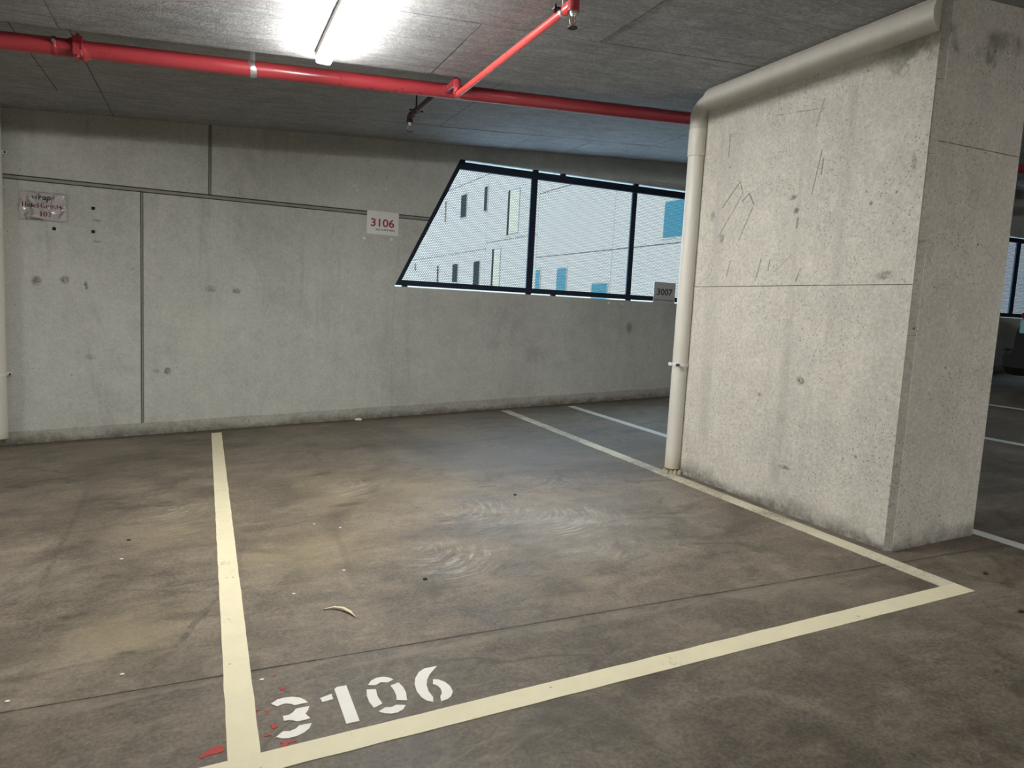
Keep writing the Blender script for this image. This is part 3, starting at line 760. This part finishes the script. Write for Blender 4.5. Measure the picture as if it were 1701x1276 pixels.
# ---------------------------------------------------------------- batten lights
def batten(x, y0, y1, label):
    t = empty('batten_light', (x, (y0+y1)/2, CN+S(x)), label, 'light', 'batten lights along the soffit')
    hz = CN+S(x)
    w = .045
    m = MB(); m.bbox(x-w, x+w, y0+.004, y1-.004, hz-.039, hz-.0005, .003); m.build('housing', M['white_metal'], t)
    wd = .041
    prof = [(-wd, 0), (-wd, -.017)] + [(-wd+.010*(1-math.cos(a)), -.017-.011*math.sin(a)) for a in (.5, 1.0, 1.57)] + [(wd-.010*(1-math.cos(a)), -.017-.011*math.sin(a)) for a in (1.57, 1.0, .5)] + [(wd, -.017), (wd, 0)]
    m = MB(); m.prism([(x+a, hz-.0395+b) for a, b in prof], y0+.006, y1-.006, lambda u, v, q: (u, q, v)); m.build('diffuser', M['diffuser'], t)
    for a, b in ((y0, y0+.004), (y1-.004, y1)):
        m = MB(); m.box(x-w, x+w, a, b, hz-.041, hz-.0005); m.build('end_cap', M['white_metal'], t)
    return t
batten(.618, 3.09, 4.34, 'glowing white batten light on the soffit above bay 3106')
batten(.618, -6.2, -4.95, 'batten light over the driving lane behind the photographer')
batten(-5.4, 3.09, 4.34, 'batten light on the soffit left of the wall drain pipe')
batten(-6.0, -3.6, -2.35, 'batten light over the lane at the left end')
batten(4.4, -2.4, -1.15, 'added unseen batten light over the lane, brightening the pillar front')  # added lamp out of view, lifts the pillar's front face

batten(9.0, -.9, .35, 'added unseen batten light brightening the deck right of the pillar')  # added lamp out of view, fills the dark deck beyond the pillar

# ---------------------------------------------------------------- painted bay markings
PT = .0025
def line(poly, mat, label):
    o = MB().prism(poly, .0003, PT, on_floor()).build('line_marking', mat)
    return tag(o, label, 'marking', 'painted bay lines')
def rough_strip(x0, x1, y0, y1, along, step=.035, amp=.0022):
    L, R = [], []
    n = max(2, int((y1-y0 if along == 'y' else x1-x0)/step))
    for i in range(n+1):
        t = i/n
        if along == 'y':
            y = y0+(y1-y0)*t
            L.append((x0+amp*mnoise.noise((y*9, x0, 1)), y)); R.append((x1+amp*mnoise.noise((y*9, x1, 5)), y))
        else:
            x = x0+(x1-x0)*t
            L.append((x, y1+amp*mnoise.noise((x*9, y0, 1)))); R.append((x, y0+amp*mnoise.noise((x*9, y1, 5))))
    return L+R[::-1]
def strip_obj(x0, x1, y0, y1, along, mat, label):
    pl = rough_strip(x0, x1, y0, y1, along)
    n = len(pl)//2; L = pl[:n]; R = pl[n:][::-1]
    m = MB()
    vs = [(u, v, S(u)+h) for h in (.0003, PT) for a, b in zip(L, R) for (u, v) in (a, b)]
    k = 2*n
    fs = []
    for i in range(n-1):
        a = 2*i
        fs += [(k+a, k+a+1, k+a+3, k+a+2), (a, a+2, k+a+2, k+a), (a+1, k+a+1, k+a+3, a+3)]
    fs += [(0, k, k+1, 1), (k-2, k-1, 2*k-1, 2*k-2)]
    m.add(vs, fs)
    bm_o = m.build('line_marking', mat)
    return tag(bm_o, label, 'marking', 'painted bay lines')
strip_obj(.066, .153, 1.984, 7.02, 'y', M['line'], 'cream painted line on the left side of bay 3106')
strip_obj(2.982, 3.074, 1.984, 7.06, 'y', M['line_worn'], 'worn cream line on the right side of bay 3106 along the pillar')
strip_obj(-4.5, 3.074, 1.893, 1.984, 'x', M['line'], 'cream painted line across the front of bay 3106')
strip_obj(3.785, 3.862, .4, 7.02, 'y', M['line_far'], 'pale painted line passing behind the concrete pillar')
strip_obj(6.285, 6.37, 1.9, 7.0, 'y', M['line_far'], 'white painted line seen right of the pillar, nearer one')
strip_obj(8.17, 8.245, 1.9, 7.0, 'y', M['line_far'], 'white painted line beside the dark car')

DIG={
'3' : [[(0.2001, 2.2255), (0.2215, 2.243), (0.2444, 2.2444), (0.2668, 2.2392), (0.2883, 2.2252), (0.3013, 2.2058), (0.3091, 2.1859), (0.2914, 2.1877), (0.2687, 2.1873), (0.2587, 2.1991), (0.2428, 2.209), (0.2296, 2.2081), (0.2178, 2.2022)], [(0.2282, 2.1434), (0.2451, 2.1402), (0.259, 2.1497), (0.2701, 2.1663), (0.3105, 2.1646), (0.3041, 2.1442), (0.2934, 2.1275), (0.3052, 2.0958), (0.2765, 2.0946), (0.2657, 2.0959), (0.2526, 2.1085), (0.2423, 2.1137), (0.229, 2.1141)], [(0.3043, 2.0702), (0.2959, 2.0478), (0.2796, 2.0321), (0.2573, 2.0226), (0.2328, 2.0219), (0.216, 2.028), (0.199, 2.0417), (0.2211, 2.0622), (0.2397, 2.0547), (0.2582, 2.0611), (0.2685, 2.0731)]] ,
'1' : [[(0.3477, 2.1953), (0.3849, 2.2059), (0.3859, 2.1733), (0.351, 2.1705)], [(0.3987, 2.2298), (0.4083, 2.2392), (0.4387, 2.2372), (0.44, 2.0231), (0.4002, 2.0236)]] ,
'0' : [[(0.5044, 2.2092), (0.5195, 2.2313), (0.5386, 2.2422), (0.5615, 2.2406), (0.5796, 2.2276), (0.5906, 2.2101), (0.5684, 2.1983), (0.5482, 2.2105), (0.5289, 2.1985)], [(0.5724, 2.177), (0.6019, 2.1845), (0.6089, 2.1513), (0.609, 2.1156), (0.6005, 2.071), (0.5705, 2.0864), (0.576, 2.1145), (0.5763, 2.1456)], [(0.4953, 2.1851), (0.5237, 2.175), (0.5198, 2.1392), (0.5205, 2.1159), (0.5248, 2.0855), (0.495, 2.0722), (0.4878, 2.1114), (0.4885, 2.149)], [(0.5035, 2.0476), (0.5277, 2.0608), (0.5458, 2.0543), (0.5634, 2.0612), (0.5907, 2.0478), (0.5768, 2.0284), (0.5568, 2.0193), (0.5376, 2.0206), (0.5171, 2.0324)]] ,
'6' : [[(0.751, 2.2342), (0.7054, 2.2355), (0.681, 2.2199), (0.6595, 2.1866), (0.6484, 2.1543), (0.6431, 2.1085), (0.6472, 2.0718), (0.6577, 2.0445), (0.6749, 2.0295), (0.6823, 2.0564), (0.6783, 2.0931), (0.6832, 2.1309), (0.6941, 2.1631), (0.7126, 2.1931)], [(0.7131, 2.1573), (0.7294, 2.1485), (0.7455, 2.124), (0.7529, 2.0939), (0.7509, 2.0613), (0.7389, 2.0393), (0.722, 2.0261), (0.699, 2.0226), (0.7049, 2.0504), (0.7162, 2.0687), (0.719, 2.095), (0.7133, 2.1177), (0.7043, 2.1298)]] ,
}
RED= [[(-0.0081, 2.0418), (0.0029, 2.0453), (0.0195, 2.0619), (0.0393, 2.0688), (0.057, 2.0593), (0.0593, 2.0359), (0.0471, 2.0328), (0.0249, 2.0324), (0.012, 2.033), (-0.0007, 2.0253), (-0.0062, 2.0326)], [(0.1522, 2.2044), (0.1538, 2.2119), (0.1673, 2.211), (0.1626, 2.2039)], [(0.1798, 2.1964), (0.1942, 2.1922), (0.1889, 2.1782), (0.1848, 2.1659), (0.1832, 2.1848)], [(0.189, 2.115), (0.2005, 2.1177), (0.2086, 2.0949), (0.1967, 2.085), (0.1916, 2.0967)], [(0.166, 2.0615), (0.1773, 2.0675), (0.1886, 2.0607), (0.19, 2.0528), (0.1796, 2.0592), (0.1686, 2.0567)], [(0.2079, 2.0109), (0.2146, 2.0186), (0.2293, 2.0086), (0.2376, 2.0121), (0.2554, 2.0026), (0.2418, 1.9961), (0.2303, 1.9993), (0.2254, 1.9892), (0.2197, 1.9813), (0.2113, 1.9849), (0.2142, 2.0046)], [(0.2335, 2.3118), (0.2417, 2.3162), (0.2519, 2.2997), (0.2377, 2.294)], [(0.2444, 2.2832), (0.2637, 2.2826), (0.2591, 2.2751)], [(0.2169, 2.3933), (0.2322, 2.408), (0.2292, 2.3964)]]

bn = empty('bay_number', (.47, 2.13, S(.47)), 'white stencilled number 3106 painted on the deck', 'marking')
for k in ('3', '1', '0', '6'):
    m = MB()
    for poly in DIG[k]: m.prism(poly, .0003, PT, on_floor())
    m.build('digit', M['digit'], bn)
RED_LAB = ['long red paint smear left of the cream line', 'tiny red paint drip touching the cream line', 'small red drip above left of the stencilled 3',
           'red paint blot left of the stencilled 3', 'thin red drip low beside the cream line', 'red paint splash below the stencilled 3',
           'red paint fleck above the stencilled 3', 'short red paint dash above the stencilled 3', 'furthest tiny red paint fleck from the front line']
for poly, lab in zip(RED, RED_LAB):
    tag(MB().prism(poly, .0002, .0014, on_floor()).build('paint_splash', M['red_paint']), lab, 'paint', 'red paint spilt on the deck')

# ---------------------------------------------------------------- signs
def text(s, x, z, size, mat, parent, y, width=None, off=0.0, name='lettering', italic=0.0, depth=.0006):
    cu = bpy.data.curves.new(name, 'FONT'); cu.body = s; cu.size = size; cu.offset = off; cu.shear = italic
    cu.align_x = 'CENTER'; cu.align_y = 'CENTER'; cu.extrude = 0.0; cu.resolution_u = 4
    ob = bpy.data.objects.new('tmp_text', cu); COL.objects.link(ob)
    dg_ = bpy.context.evaluated_depsgraph_get(); dg_.update()
    me = bpy.data.meshes.new_from_object(ob.evaluated_get(dg_))
    bpy.data.objects.remove(ob); bpy.data.curves.remove(cu)
    vs = [v.co.copy() for v in me.vertices]; fs = [tuple(p.vertices) for p in me.polygons]
    bpy.data.meshes.remove(me)
    xs = [v.x for v in vs]; ys = [v.y for v in vs]
    cx_, cy_ = (min(xs)+max(xs))/2, (min(ys)+max(ys))/2
    k = (width/(max(xs)-min(xs))) if width else 1.0
    mm = MB(); mm.add([(x+(v.x-cx_)*k, y, z+(v.y-cy_)) for v in vs], fs)
    return mm.build(name, mat, parent)
def rrect(x0, x1, z0, z1, r, n=5):
    pl = []
    for cx_, cz_, a0 in ((x1-r, z1-r, 0), (x0+r, z1-r, 90), (x0+r, z0+r, 180), (x1-r, z0+r, 270)):
        for i in range(n+1):
            a = math.radians(a0+90*i/n); pl.append((cx_+r*math.cos(a), cz_+r*math.sin(a)))
    return pl
wy = on_wall(YW)
s1 = empty('bay_sign', (1.645, YW-.004, 1.97), 'white bay sign with red number 3106 fixed over the wall joint', 'sign')
MB().prism(rrect(1.484, 1.808, 1.970, 2.198, .012), 0.0005, .007, wy).build('plate', M['sign_white'], s1)
text('3106', 1.643, 2.086, .108, M['sign_red'], s1, YW-.0076, .238, .0022)
text('RECH.ADDRESS', 1.672, 2.018, .024, M['sign_dark'], s1, YW-.0076, .19, .0004)

s2 = empty('bay_sign', (5.11, YW-.004, 1.46), 'pale bay sign with black number 3007 on the window frame', 'sign')
MB().prism(rrect(4.955, 5.265, 1.458, 1.708, .008), -.008, .004, wy).build('plate', M['sign_backlit'], s2)
text('3007', 5.112, 1.590, .105, M['sign_dark'], s2, YW-.0046, .225, .0022)
text('PRIVATE PARKING', 5.112, 1.492, .026, M['sign_dark'], s2, YW-.0046, .27, .0005)

# laminated hotel sign in a crumpled sleeve, lettering drawn stroke by stroke
s3 = empty('hotel_sign', (-1.257, YW-.004, 1.828), 'crumpled plastic sleeved paper sign for hotel guests on the wall', 'sign')
SX0, SX1, SZ0, SZ1 = -1.418, -1.096, 1.838, 2.060
MB().prism([(SX0, SZ0), (SX1, SZ0), (SX1, SZ1), (SX0, SZ1)], .001, .003, wy).build('paper', M['paper'], s3)
tw = .0034; tt = (.0031, .0037)
def glyph(ch, x, z, h, m):
    w = h*.62; t = h*.20; th = h*.07
    def P(*q): return [(x+a*w, z+b*h) for a, b in q]
    def st(q, ww=t): m.stroke(P(*q), ww, wy, *tt)
    def arc(cx_, cy_, rx, ry, a0, a1, wa=t, n=12):
        pts = []; ws = []
        for i in range(n+1):
            a = math.radians(a0+(a1-a0)*i/n)
            pts.append((x+(cx_+rx*math.cos(a))*w, z+(cy_+ry*math.sin(a))*h))
            ws.append(th+(wa-th)*abs(math.cos(a)))
        m.stroke(pts, ws, wy, *tt)
    def serif(cx_, cy_, l=.34): st([(cx_-l/2, cy_), (cx_+l/2, cy_)], th)
    xh = .62
    if ch == 'H':
        for q in (.15, .95): st([(q, 0), (q, 1)]); serif(q, .035, .42); serif(q, .965, .42)
        st([(.15, .5), (.95, .5)], th*1.2); return w*1.28
    if ch == 'o': arc(.45, xh/2, .33, xh/2, 0, 360); return w*1.02
    if ch == 't': st([(.3, .04), (.3, .82)], t*.9); st([(.05, xh), (.6, xh)], th); arc(.48, .14, .18, .13, 180, 330, t*.6); return w*.78
    if ch == 'e': arc(.42, xh/2, .33, xh/2, 0, 320); st([(.12, .33), (.75, .33)], th); return w*.95
    if ch == 'l': st([(.25, 0), (.25, 1)]); serif(.25, .035, .44); st([(.02, .965), (.3, .965)], th); return w*.62
    if ch == 'G': arc(.55, .5, .46, .48, 45, 345, t*1.05); st([(.93, .04), (.93, .42)]); serif(.9, .42, .4); return w*1.3
    if ch == 'u': st([(.18, .12), (.18, xh)]); arc(.45, .16, .27, .14, 180, 350, t*.7); st([(.75, 0), (.75, xh)]); st([(0, xh-.03), (.2, xh-.03)], th); st([(.55, xh-.03), (.78, xh-.03)], th); return w*1.1
    if ch == 's': arc(.38, .46, .24, .15, 20, 250, t*.8); arc(.38, .17, .26, .16, -160, 75, t*.8); return w*.80
    if ch == '1': st([(.42, 0), (.42, 1)]); st([(.15, .82), (.42, .98)], th*1.6); serif(.42, .035, .55); return w*1.0
    if ch == '0': arc(.5, .5, .36, .48, 0, 360, t*1.05); return w*1.12
    if ch == '7': st([(.1, .93), (.9, .93)], t*.75); st([(.86, .93), (.6, .5), (.45, 0)], t*.95); return w*1.0
    return w*.45
def words(s, xc, z, h, mat, width):
    m = MB(); x = 0
    for ch in s: x += glyph(ch, x, z, h, m)
    k = width/x
    m.v = [(xc+(p[0]-x/2)*k, p[1], p[2]) for p in m.v]
    return m.build('lettering', mat, s3)
words('Hotel Guests', -1.262, 1.937, .040, M['sign_maroon'], .285)
words('107', -1.238, 1.868, .040, M['sign_maroon'], .088)
m = MB()                                   # slanted brush lettering of the logo
lg = [[(0, .9), (.12, .1), (.32, .7), (.42, .1), (.62, .95)], [(.78, 0), (.92, .8)], [(.90, .62), (1.05, .85), (1.18, .80)], [(1.62, .75), (1.42, .85), (1.28, .45), (1.38, .08), (1.55, .12), (1.68, .6), (1.72, .9)], [(1.66, .6), (1.66, .1), (1.80, .02)],
      [(1.98, .9), (1.84, -.65)], [(1.96, .62), (2.15, .92), (2.32, .70), (2.24, .25), (2.02, .10)], [(2.55, .55), (2.62, .40)]]
for q in lg: m.stroke([(-1.332+a*.057, 2.005+b*.031) for a, b in q], .0088, wy, *tt)
m.build('logo', M['sign_dark'], s3)
nx, nz_ = 44, 32
m = MB(); vs = []
for j in range(nz_+1):
    for i in range(nx+1):
        u, v = i/nx, j/nz_
        x = -1.428+.343*u; z = 1.828+.244*v
        e = min(u, 1-u, v, 1-v)*9; e = min(1, e)
        d = .0125+.0187*e*(mnoise.noise((u*4.2, v*3.4, 2.1)))+.0085*e*abs(mnoise.noise((u*8, v*7, 7.7)))
        vs.append((x, YW-max(d+.002, .0042), z))
m.add(vs, [(j*(nx+1)+i, j*(nx+1)+i+1, (j+1)*(nx+1)+i+1, (j+1)*(nx+1)+i) for j in range(nz_) for i in range(nx)])
m.build('plastic_sleeve', M['sleeve'], s3, True)

for (x, z), lab in zip(((-.887, 1.973), (-1.178, 1.772), (-.889, 1.773)), ('black foam tape square, upper right of the hotel sign', 'black foam tape square just below the hotel sign', 'black foam tape square, lower right of the hotel sign')):
    m = MB(); m.bbox(x-.013, x+.013, YW-.006, YW, z-.013, z+.013, .002)
    tag(m.build('tape_square', M['pad']), lab, 'tape', 'black tape squares left on the wall')
for (x, z, r), lab in zip(((1.463, 1.919, .014), (1.738, 1.932, .014), (1.359, 2.425, .009), (1.384, 2.381, .009), (1.666, 2.425, .009), (4.338, 1.424, .015), (4.52, 1.419, .012)),
                          ('white filled hole below the left corner of sign 3106', 'white filled hole below the right corner of sign 3106', 'upper white speck of filler above sign 3106, left pair',
                           'lower white speck of filler above sign 3106, left pair', 'single white speck of filler above sign 3106, right', 'larger white filled hole under the window sill', 'smaller white filled hole under the window sill')):
    pl = [(x+r*(1+.3*mnoise.noise((k*1.7, x*9, z)))*math.cos(k*math.tau/10), z+r*(1+.3*mnoise.noise((k*1.7, z*9, x)))*math.sin(k*math.tau/10)) for k in range(10)]
    tag(MB().prism(pl, -.001, .003, wy).build('filler_spot', M['plaster']), lab, 'filler', 'white filler spots on the wall')

# ---------------------------------------------------------------- litter on the deck
tw_ = [(.4549, 2.8451), (.4968, 2.8392), (.5273, 2.8079), (.5488, 2.7687), (.5642, 2.719)]
m = MB()
ws = [.002, .011, .014, .012, .002]
L = []; R = []
for i, p in enumerate(tw_):
    a = tw_[max(i-1, 0)]; b = tw_[min(i+1, 4)]
    dx, dy = b[0]-a[0], b[1]-a[1]; l = math.hypot(dx, dy)
    L.append((p[0]-dy/l*ws[i]/2, p[1]+dx/l*ws[i]/2)); R.append((p[0]+dy/l*ws[i]/2, p[1]-dx/l*ws[i]/2))
lift = [.001, .006, .010, .007, .001]
vs = []
for i in range(5):
    for q, h in ((L[i], lift[i]+.004), (tw_[i], lift[i]), (R[i], lift[i]+.004)): vs.append((q[0], q[1], S(q[0])+h))
for i in range(5):
    for q, h in ((L[i], lift[i]+.0025), (tw_[i], lift[i]-.0012), (R[i], lift[i]+.0025)): vs.append((q[0], q[1], S(q[0])+max(0.0002, h)))
fs = []
for i in range(4):
    for k in range(2):
        a = i*3+k; fs.append((a, a+1, a+4, a+3)); fs.append((15+a, 15+a+3, 15+a+4, 15+a+1))
    fs.append((i*3, i*3+3, 15+i*3+3, 15+i*3)); fs.append((i*3+2, 15+i*3+2, 15+i*3+5, i*3+5))
fs += [(0, 15, 16, 1), (1, 16, 17, 2), (12, 13, 28, 27), (13, 14, 29, 28)]
m.add(vs, fs)
tag(m.build('dry_leaf', M['leaf'], None, True), 'curled pale dry leaf lying near the middle of bay 3106', 'leaf')
def lump(name, x, y, r, mat, lab, cat, group, h=1.0, seed=0):
    bm = bmesh.new(); bmesh.ops.create_icosphere(bm, subdivisions=2, radius=1)
    mm = MB()
    mm.add([(x+r*v.co.x*(1+.4*mnoise.noise(v.co*1.7+Vector((seed, 0, 0)))), y+r*.8*v.co.y*(1+.4*mnoise.noise(v.co*1.9+Vector((0, seed, 0)))), S(x)+max(0, r*h*(.55+.6*v.co.z*(1+.4*mnoise.noise(v.co*2.3+Vector((0, 0, seed)))))))
            for v in bm.verts], [[v.index for v in f.verts] for f in bm.faces])
    bm.free()
    tag(mm.build(name, mat), lab, cat, group)
lump('crumb', .9256, 2.9764, .011, M['crumb'], 'dark brown crumb on the deck, beyond the dry leaf', 'debris', 'dark crumbs on the deck', .7, 1)
lump('crumb', 1.8331, 4.0371, .011, M['crumb'], 'black crumb above the chalky white scuffs', 'debris', 'dark crumbs on the deck', .7, 2)
lump('crumb', 3.3029, 1.9966, .012, M['crumb'], 'black crumb right of the front line corner', 'debris', 'dark crumbs on the deck', .7, 3)
lump('crumb', 3.0473, 1.6852, .013, M['crumb'], 'black crumb at the right edge, in front of the line', 'debris', 'dark crumbs on the deck', .7, 4)
lump('crumb', -.3588, 4.0999, .010, M['crumb'], 'black crumb left of the cream line', 'debris', 'dark crumbs on the deck', .7, 5)
lump('paper_scrap', 1.4389, 7.11, .040, M['tissue'], 'crumpled white paper scrap at the foot of the wall', 'litter', None, .6, 6)
for k, (x, y) in enumerate([(.5739, 3.9741), (.6064, 3.2315), (.6967, 3.8528), (-.3657, 3.8165), (-.2512, 2.615), (-.5716, 2.5795), (.3617, 3.0557), (.1844, 2.387)]):
    lab = ('white chip far up the middle of bay 3106', 'white chip in bay 3106 above the dry leaf', 'second white chip far up the middle of bay 3106', 'white chip left of the cream line, far one',
           'white chip left of the cream line near the sawn joint', 'white chip near the left picture edge', 'white chip left of the dry leaf', 'white chip near the red flecks')[k]
    lump('paint_chip', x, y, .0075, M['plaster'], lab, 'chip', 'white chips on the deck', .5, 10+k)
# ---------------------------------------------------------------- dark car parked beyond the pillar
M['car_paint'] = plain('black_car_paint', (.010, .011, .015), .18, 0, var=.1, coat=.8)
M['car_trim'] = plain('black_plastic_trim', (.012, .012, .013), .55)
M['car_glass'] = plain('tinted_car_glass', (.012, .016, .02), .06, 0, var=.05, coat=.5)
M['tyre'] = plain('tyre_rubber', (.014, .014, .014), .85)
M['rim'] = plain('alloy_rim', (.32, .33, .35), .3, .9)
M['tail_red'] = plain('red_tail_lens', (.26, .012, .02), .15, 0, coat=.6)
M['tail_clear'] = plain('clear_tail_lens', (.45, .80, .84), .12, 0, coat=.8)
CXc, CYr = 10.25, 5.88
car = empty('parked_car', (CXc, CYr-2.1, S(CXc)), 'black hatchback parked beyond the pillar, rear to the wall', 'car')
# stations: t from the rear, height of top centre, height of belt, half width, half width at top, underside
ST = [(0.00, .46, .40, .72, .70, .22), (.05, .50, .46, .82, .78, .18), (.17, .505, .49, .87, .82, .17), (.20, .78, .72, .875, .80, .17), (.27, .97, .93, .88, .76, .17),
      (.50, 1.22, .95, .88, .66, .17), (.80, 1.40, .95, .88, .60, .17), (1.4, 1.47, .95, .88, .60, .17), (2.2, 1.45, .93, .88, .60, .17), (2.65, 1.32, .92, .88, .62, .17),
      (3.15, .98, .90, .875, .70, .17), (3.6, .90, .82, .86, .72, .17), (3.95, .78, .70, .82, .72, .19), (4.12, .60, .52, .70, .66, .24)]
def ringpts(st):
    t, zt, zb_, hw, ht, un = st
    half = [(0, un), (hw*.86, un), (hw*.985, un+.10), (hw, (un+.1+zb_)/2+.03), (hw*.975, zb_), (ht+.02, zt-.05), (ht*.8, zt-.006), (0, zt)]
    full = half + [(-a, b) for a, b in half[-2:0:-1]]
    return [(CXc+a, CYr-t, S(CXc)+b) for a, b in full]
rings = [ringpts(s_) for s_ in ST]
n = len(rings[0])
m = MB()
vs = [p for r in rings for p in r]
fs = [(i*n+k, i*n+(k+1) % n, (i+1)*n+(k+1) % n, (i+1)*n+k) for i in range(len(ST)-1) for k in range(n)]
fs += [tuple(range(n))[::-1], tuple(range((len(ST)-1)*n, len(ST)*n))]
m.add(vs, fs)
m.build('body', M['car_paint'], car, True, auto=28)
def skin(i0, i1, k0, k1, d, sx):
    mm = MB(); cen = Vector((CXc, 0, S(CXc)+.6))
    q = []
    for i in range(i0, i1+1):
        for k in (k0, k1):
            p = Vector(rings[i][k]); o_ = Vector((p.x-CXc, 0, p.z-cen.z)).normalized()*d
            q.append(tuple(p+o_))
    mm.add(q, [(2*j, 2*j+1, 2*j+3, 2*j+2) for j in range(i1-i0)])
    return mm
for k0, k1 in ((4, 5), (n-4, n-5)):
    skin(5, 9, k0, k1, .006, 1).build('side_window', M['car_glass'], car)
for a, b, nm in ((4, 6, 'rear_window'), (9, 10, 'windscreen')):
    mm = MB()
    q = [tuple(Vector(rings[i][k])+Vector((0, .004 if a == 4 else -.004, .006))) for i in (a, b) for k in (6, 7, 8)]
    mm.add(q, [(0, 1, 4, 3), (1, 2, 5, 4)]); mm.build(nm, M['car_glass'], car)
m = MB(); m.bbox(CXc-.74, CXc+.74, CYr-.16, CYr-.005, S(CXc)+.47, S(CXc)+.512, .012); m.build('bumper_ledge', M['car_trim'], car)
for sx in (-1, 1):
    q = CXc+sx*.80
    m = MB(); m.bbox(q-.085, q+.085, CYr-.46, CYr-.245, S(CXc)+.895, S(CXc)+.965, .02); tl = m.build('tail_light', M['tail_red'], car, True, auto=50)
    m = MB(); m.bbox(q-.083, q+.083, CYr-.44, CYr-.235, S(CXc)+.70, S(CXc)+.892, .03); m.build('clear_lens', M['tail_clear'], tl, True, auto=50)
    q = CXc+sx*.72
    m = MB(); m.bbox(q-.12, q+.10, CYr-4.06, CYr-3.86, S(CXc)+.55, S(CXc)+.68, .03); m.build('head_light', M['tail_clear'], car, True, auto=50)
    q = CXc+sx*.95
    m = MB(); m.bbox(q-.09, q+.09, CYr-2.98, CYr-2.86, S(CXc)+.93, S(CXc)+1.07, .03); m.build('door_mirror', M['car_paint'], car, True, auto=50)
    for t in (.80, 3.36):
        xw = CXc+sx*.80; yw = CYr-t; zw = S(CXc+sx*.80)+.305
        m = MB(); m.tube([(xw-sx*.10, yw, zw), (xw-sx*.095, yw, zw), (xw+sx*.085, yw, zw), (xw+sx*.098, yw, zw)], [.285, .305, .305, .275], 32)
        wh = m.build('wheel', M['tyre'], car, True, auto=40)
        m = MB(); m.tube([(xw+sx*.095, yw, zw), (xw+sx*.102, yw, zw), (xw+sx*.100, yw, zw)], [.20, .195, .02], 28); m.build('rim', M['rim'], wh, True, auto=40)
        m = MB()
        m.tube([(CXc+sx*.885, yw+.345*math.cos(a), zw-.01+.345*math.sin(a)) for a in [math.pi*k/16 for k in range(17)]], .022, 10)
        m.build('wheel_arch', M['car_trim'], car, True)

# ---------------------------------------------------------------- building outside, beyond the perforated window
M['render'] = plain('pale_facade_render', (.200, .160, .126), .9, var=.05, scale=1.5, spec=.1, bump=0.0)
M['brick'] = plain('mauve_brick_facade', (.105, .088, .078), .9, var=.25, scale=9, spec=.1, bump=0.0)
M['facade_joint'] = plain('facade_joint', (.10, .09, .085), .8)
M['blue_glass'] = plain('blue_window_glass', (.010, .058, .066), .5, 0, var=.08, spec=.1, bump=0.0)
M['slot_and_shade'] = plain('dark_slot_and_shade', (.010, .009, .008), .9, spec=.05, bump=0.0)
M['beige'] = plain('beige_facade_panel', (.225, .182, .125), .9, spec=.1, bump=0.0)
M['ground'] = plain('outside_paving', (.65, .65, .64), .9)
FX = 14.0
nb = empty('neighbouring_building', (19, 34, -6), 'pale rendered building seen through the perforated window', 'building')
MB().box(FX+.06, 24, 8.0, 62, -6, 13).build('core', M['facade_joint'], nb)
ff = lambda u, v, w: (FX+w, u, v)
cols = [(8.0, 13.0, (-6, .6, 3.68, 6.55, 13)), (13.0, 18.1, (-6, .6, 3.68, 6.55, 13)), (18.1, 23.22, (-6, .6, 3.68, 6.55, 13)), (23.22, 29.9, (-6, .6, 3.68, 6.55, 13)),
        (29.9, 36.4, (-6, 1.3, 4.75, 8.4, 13)), (36.4, 44.6, (-6, 1.3, 4.42, 8.4, 13)), (44.6, 62, (-6, 1.3, 4.42, 8.4, 13))]
for a, b, zs in cols:
    for z0, z1 in zip(zs[:-1], zs[1:]):
        MB().prism([(a+.012, z0+.018), (b-.012, z0+.018), (b-.012, z1-.018), (a+.012, z1-.018)], 0, .08, ff).build('facade_panel', M['render'] if a > 9 else M['brick'], nb)
def fwin(y0, y1, z0, z1, mat, proud=.03):
    f_ = MB().prism([(y0, z0), (y1, z0), (y1, z1), (y0, z1)], -proud, .05, ff).build('window', M['render'] if mat != 'beige' else M['facade_joint'], nb)
    MB().prism([(y0+.05, z0+.05), (y1-.05, z0+.05), (y1-.05, z1-.05), (y0+.05, z1-.05)], -proud-.006, -proud, ff).build('pane', M[mat], f_)
fwin(18.2, 20.05, 3.83, 5.10, 'blue_glass'); fwin(26.72, 27.68, 2.1, 3.16, 'blue_glass'); fwin(23.35, 24.6, 1.6, 2.48, 'blue_glass'); fwin(29.3, 29.85, 2.1, 3.16, 'blue_glass')
fwin(39.75, 40.8, 6.44, 7.83, 'slot_and_shade'); fwin(36.42, 36.95, 6.44, 7.82, 'slot_and_shade'); fwin(40.85, 41.9, 2.65, 3.84, 'slot_and_shade'); fwin(37.15, 38.15, 2.3, 3.86, 'slot_and_shade')
fwin(43.6, 43.85, 6.44, 7.85, 'slot_and_shade'); fwin(50.2, 50.5, 3.63, 4.2, 'slot_and_shade'); fwin(44.7, 45.05, 2.6, 3.84, 'slot_and_shade')
fwin(32.1, 33.35, 4.96, 7.14, 'beige', .02); fwin(34.2, 35.15, 2.3, 4.37, 'beige', .02)
fwin(33.30, 33.60, 4.9, 7.2, 'slot_and_shade', .02); fwin(35.10, 35.42, 2.25, 4.42, 'slot_and_shade', .02)  # dark strips painting the shaded far reveals of the two recesses
gr = tag(MB().box(-40, 14, YW+.3, 90, -6.4, -6).build('ground', M['ground']), 'paved ground outside the car park', 'ground', kind='structure')
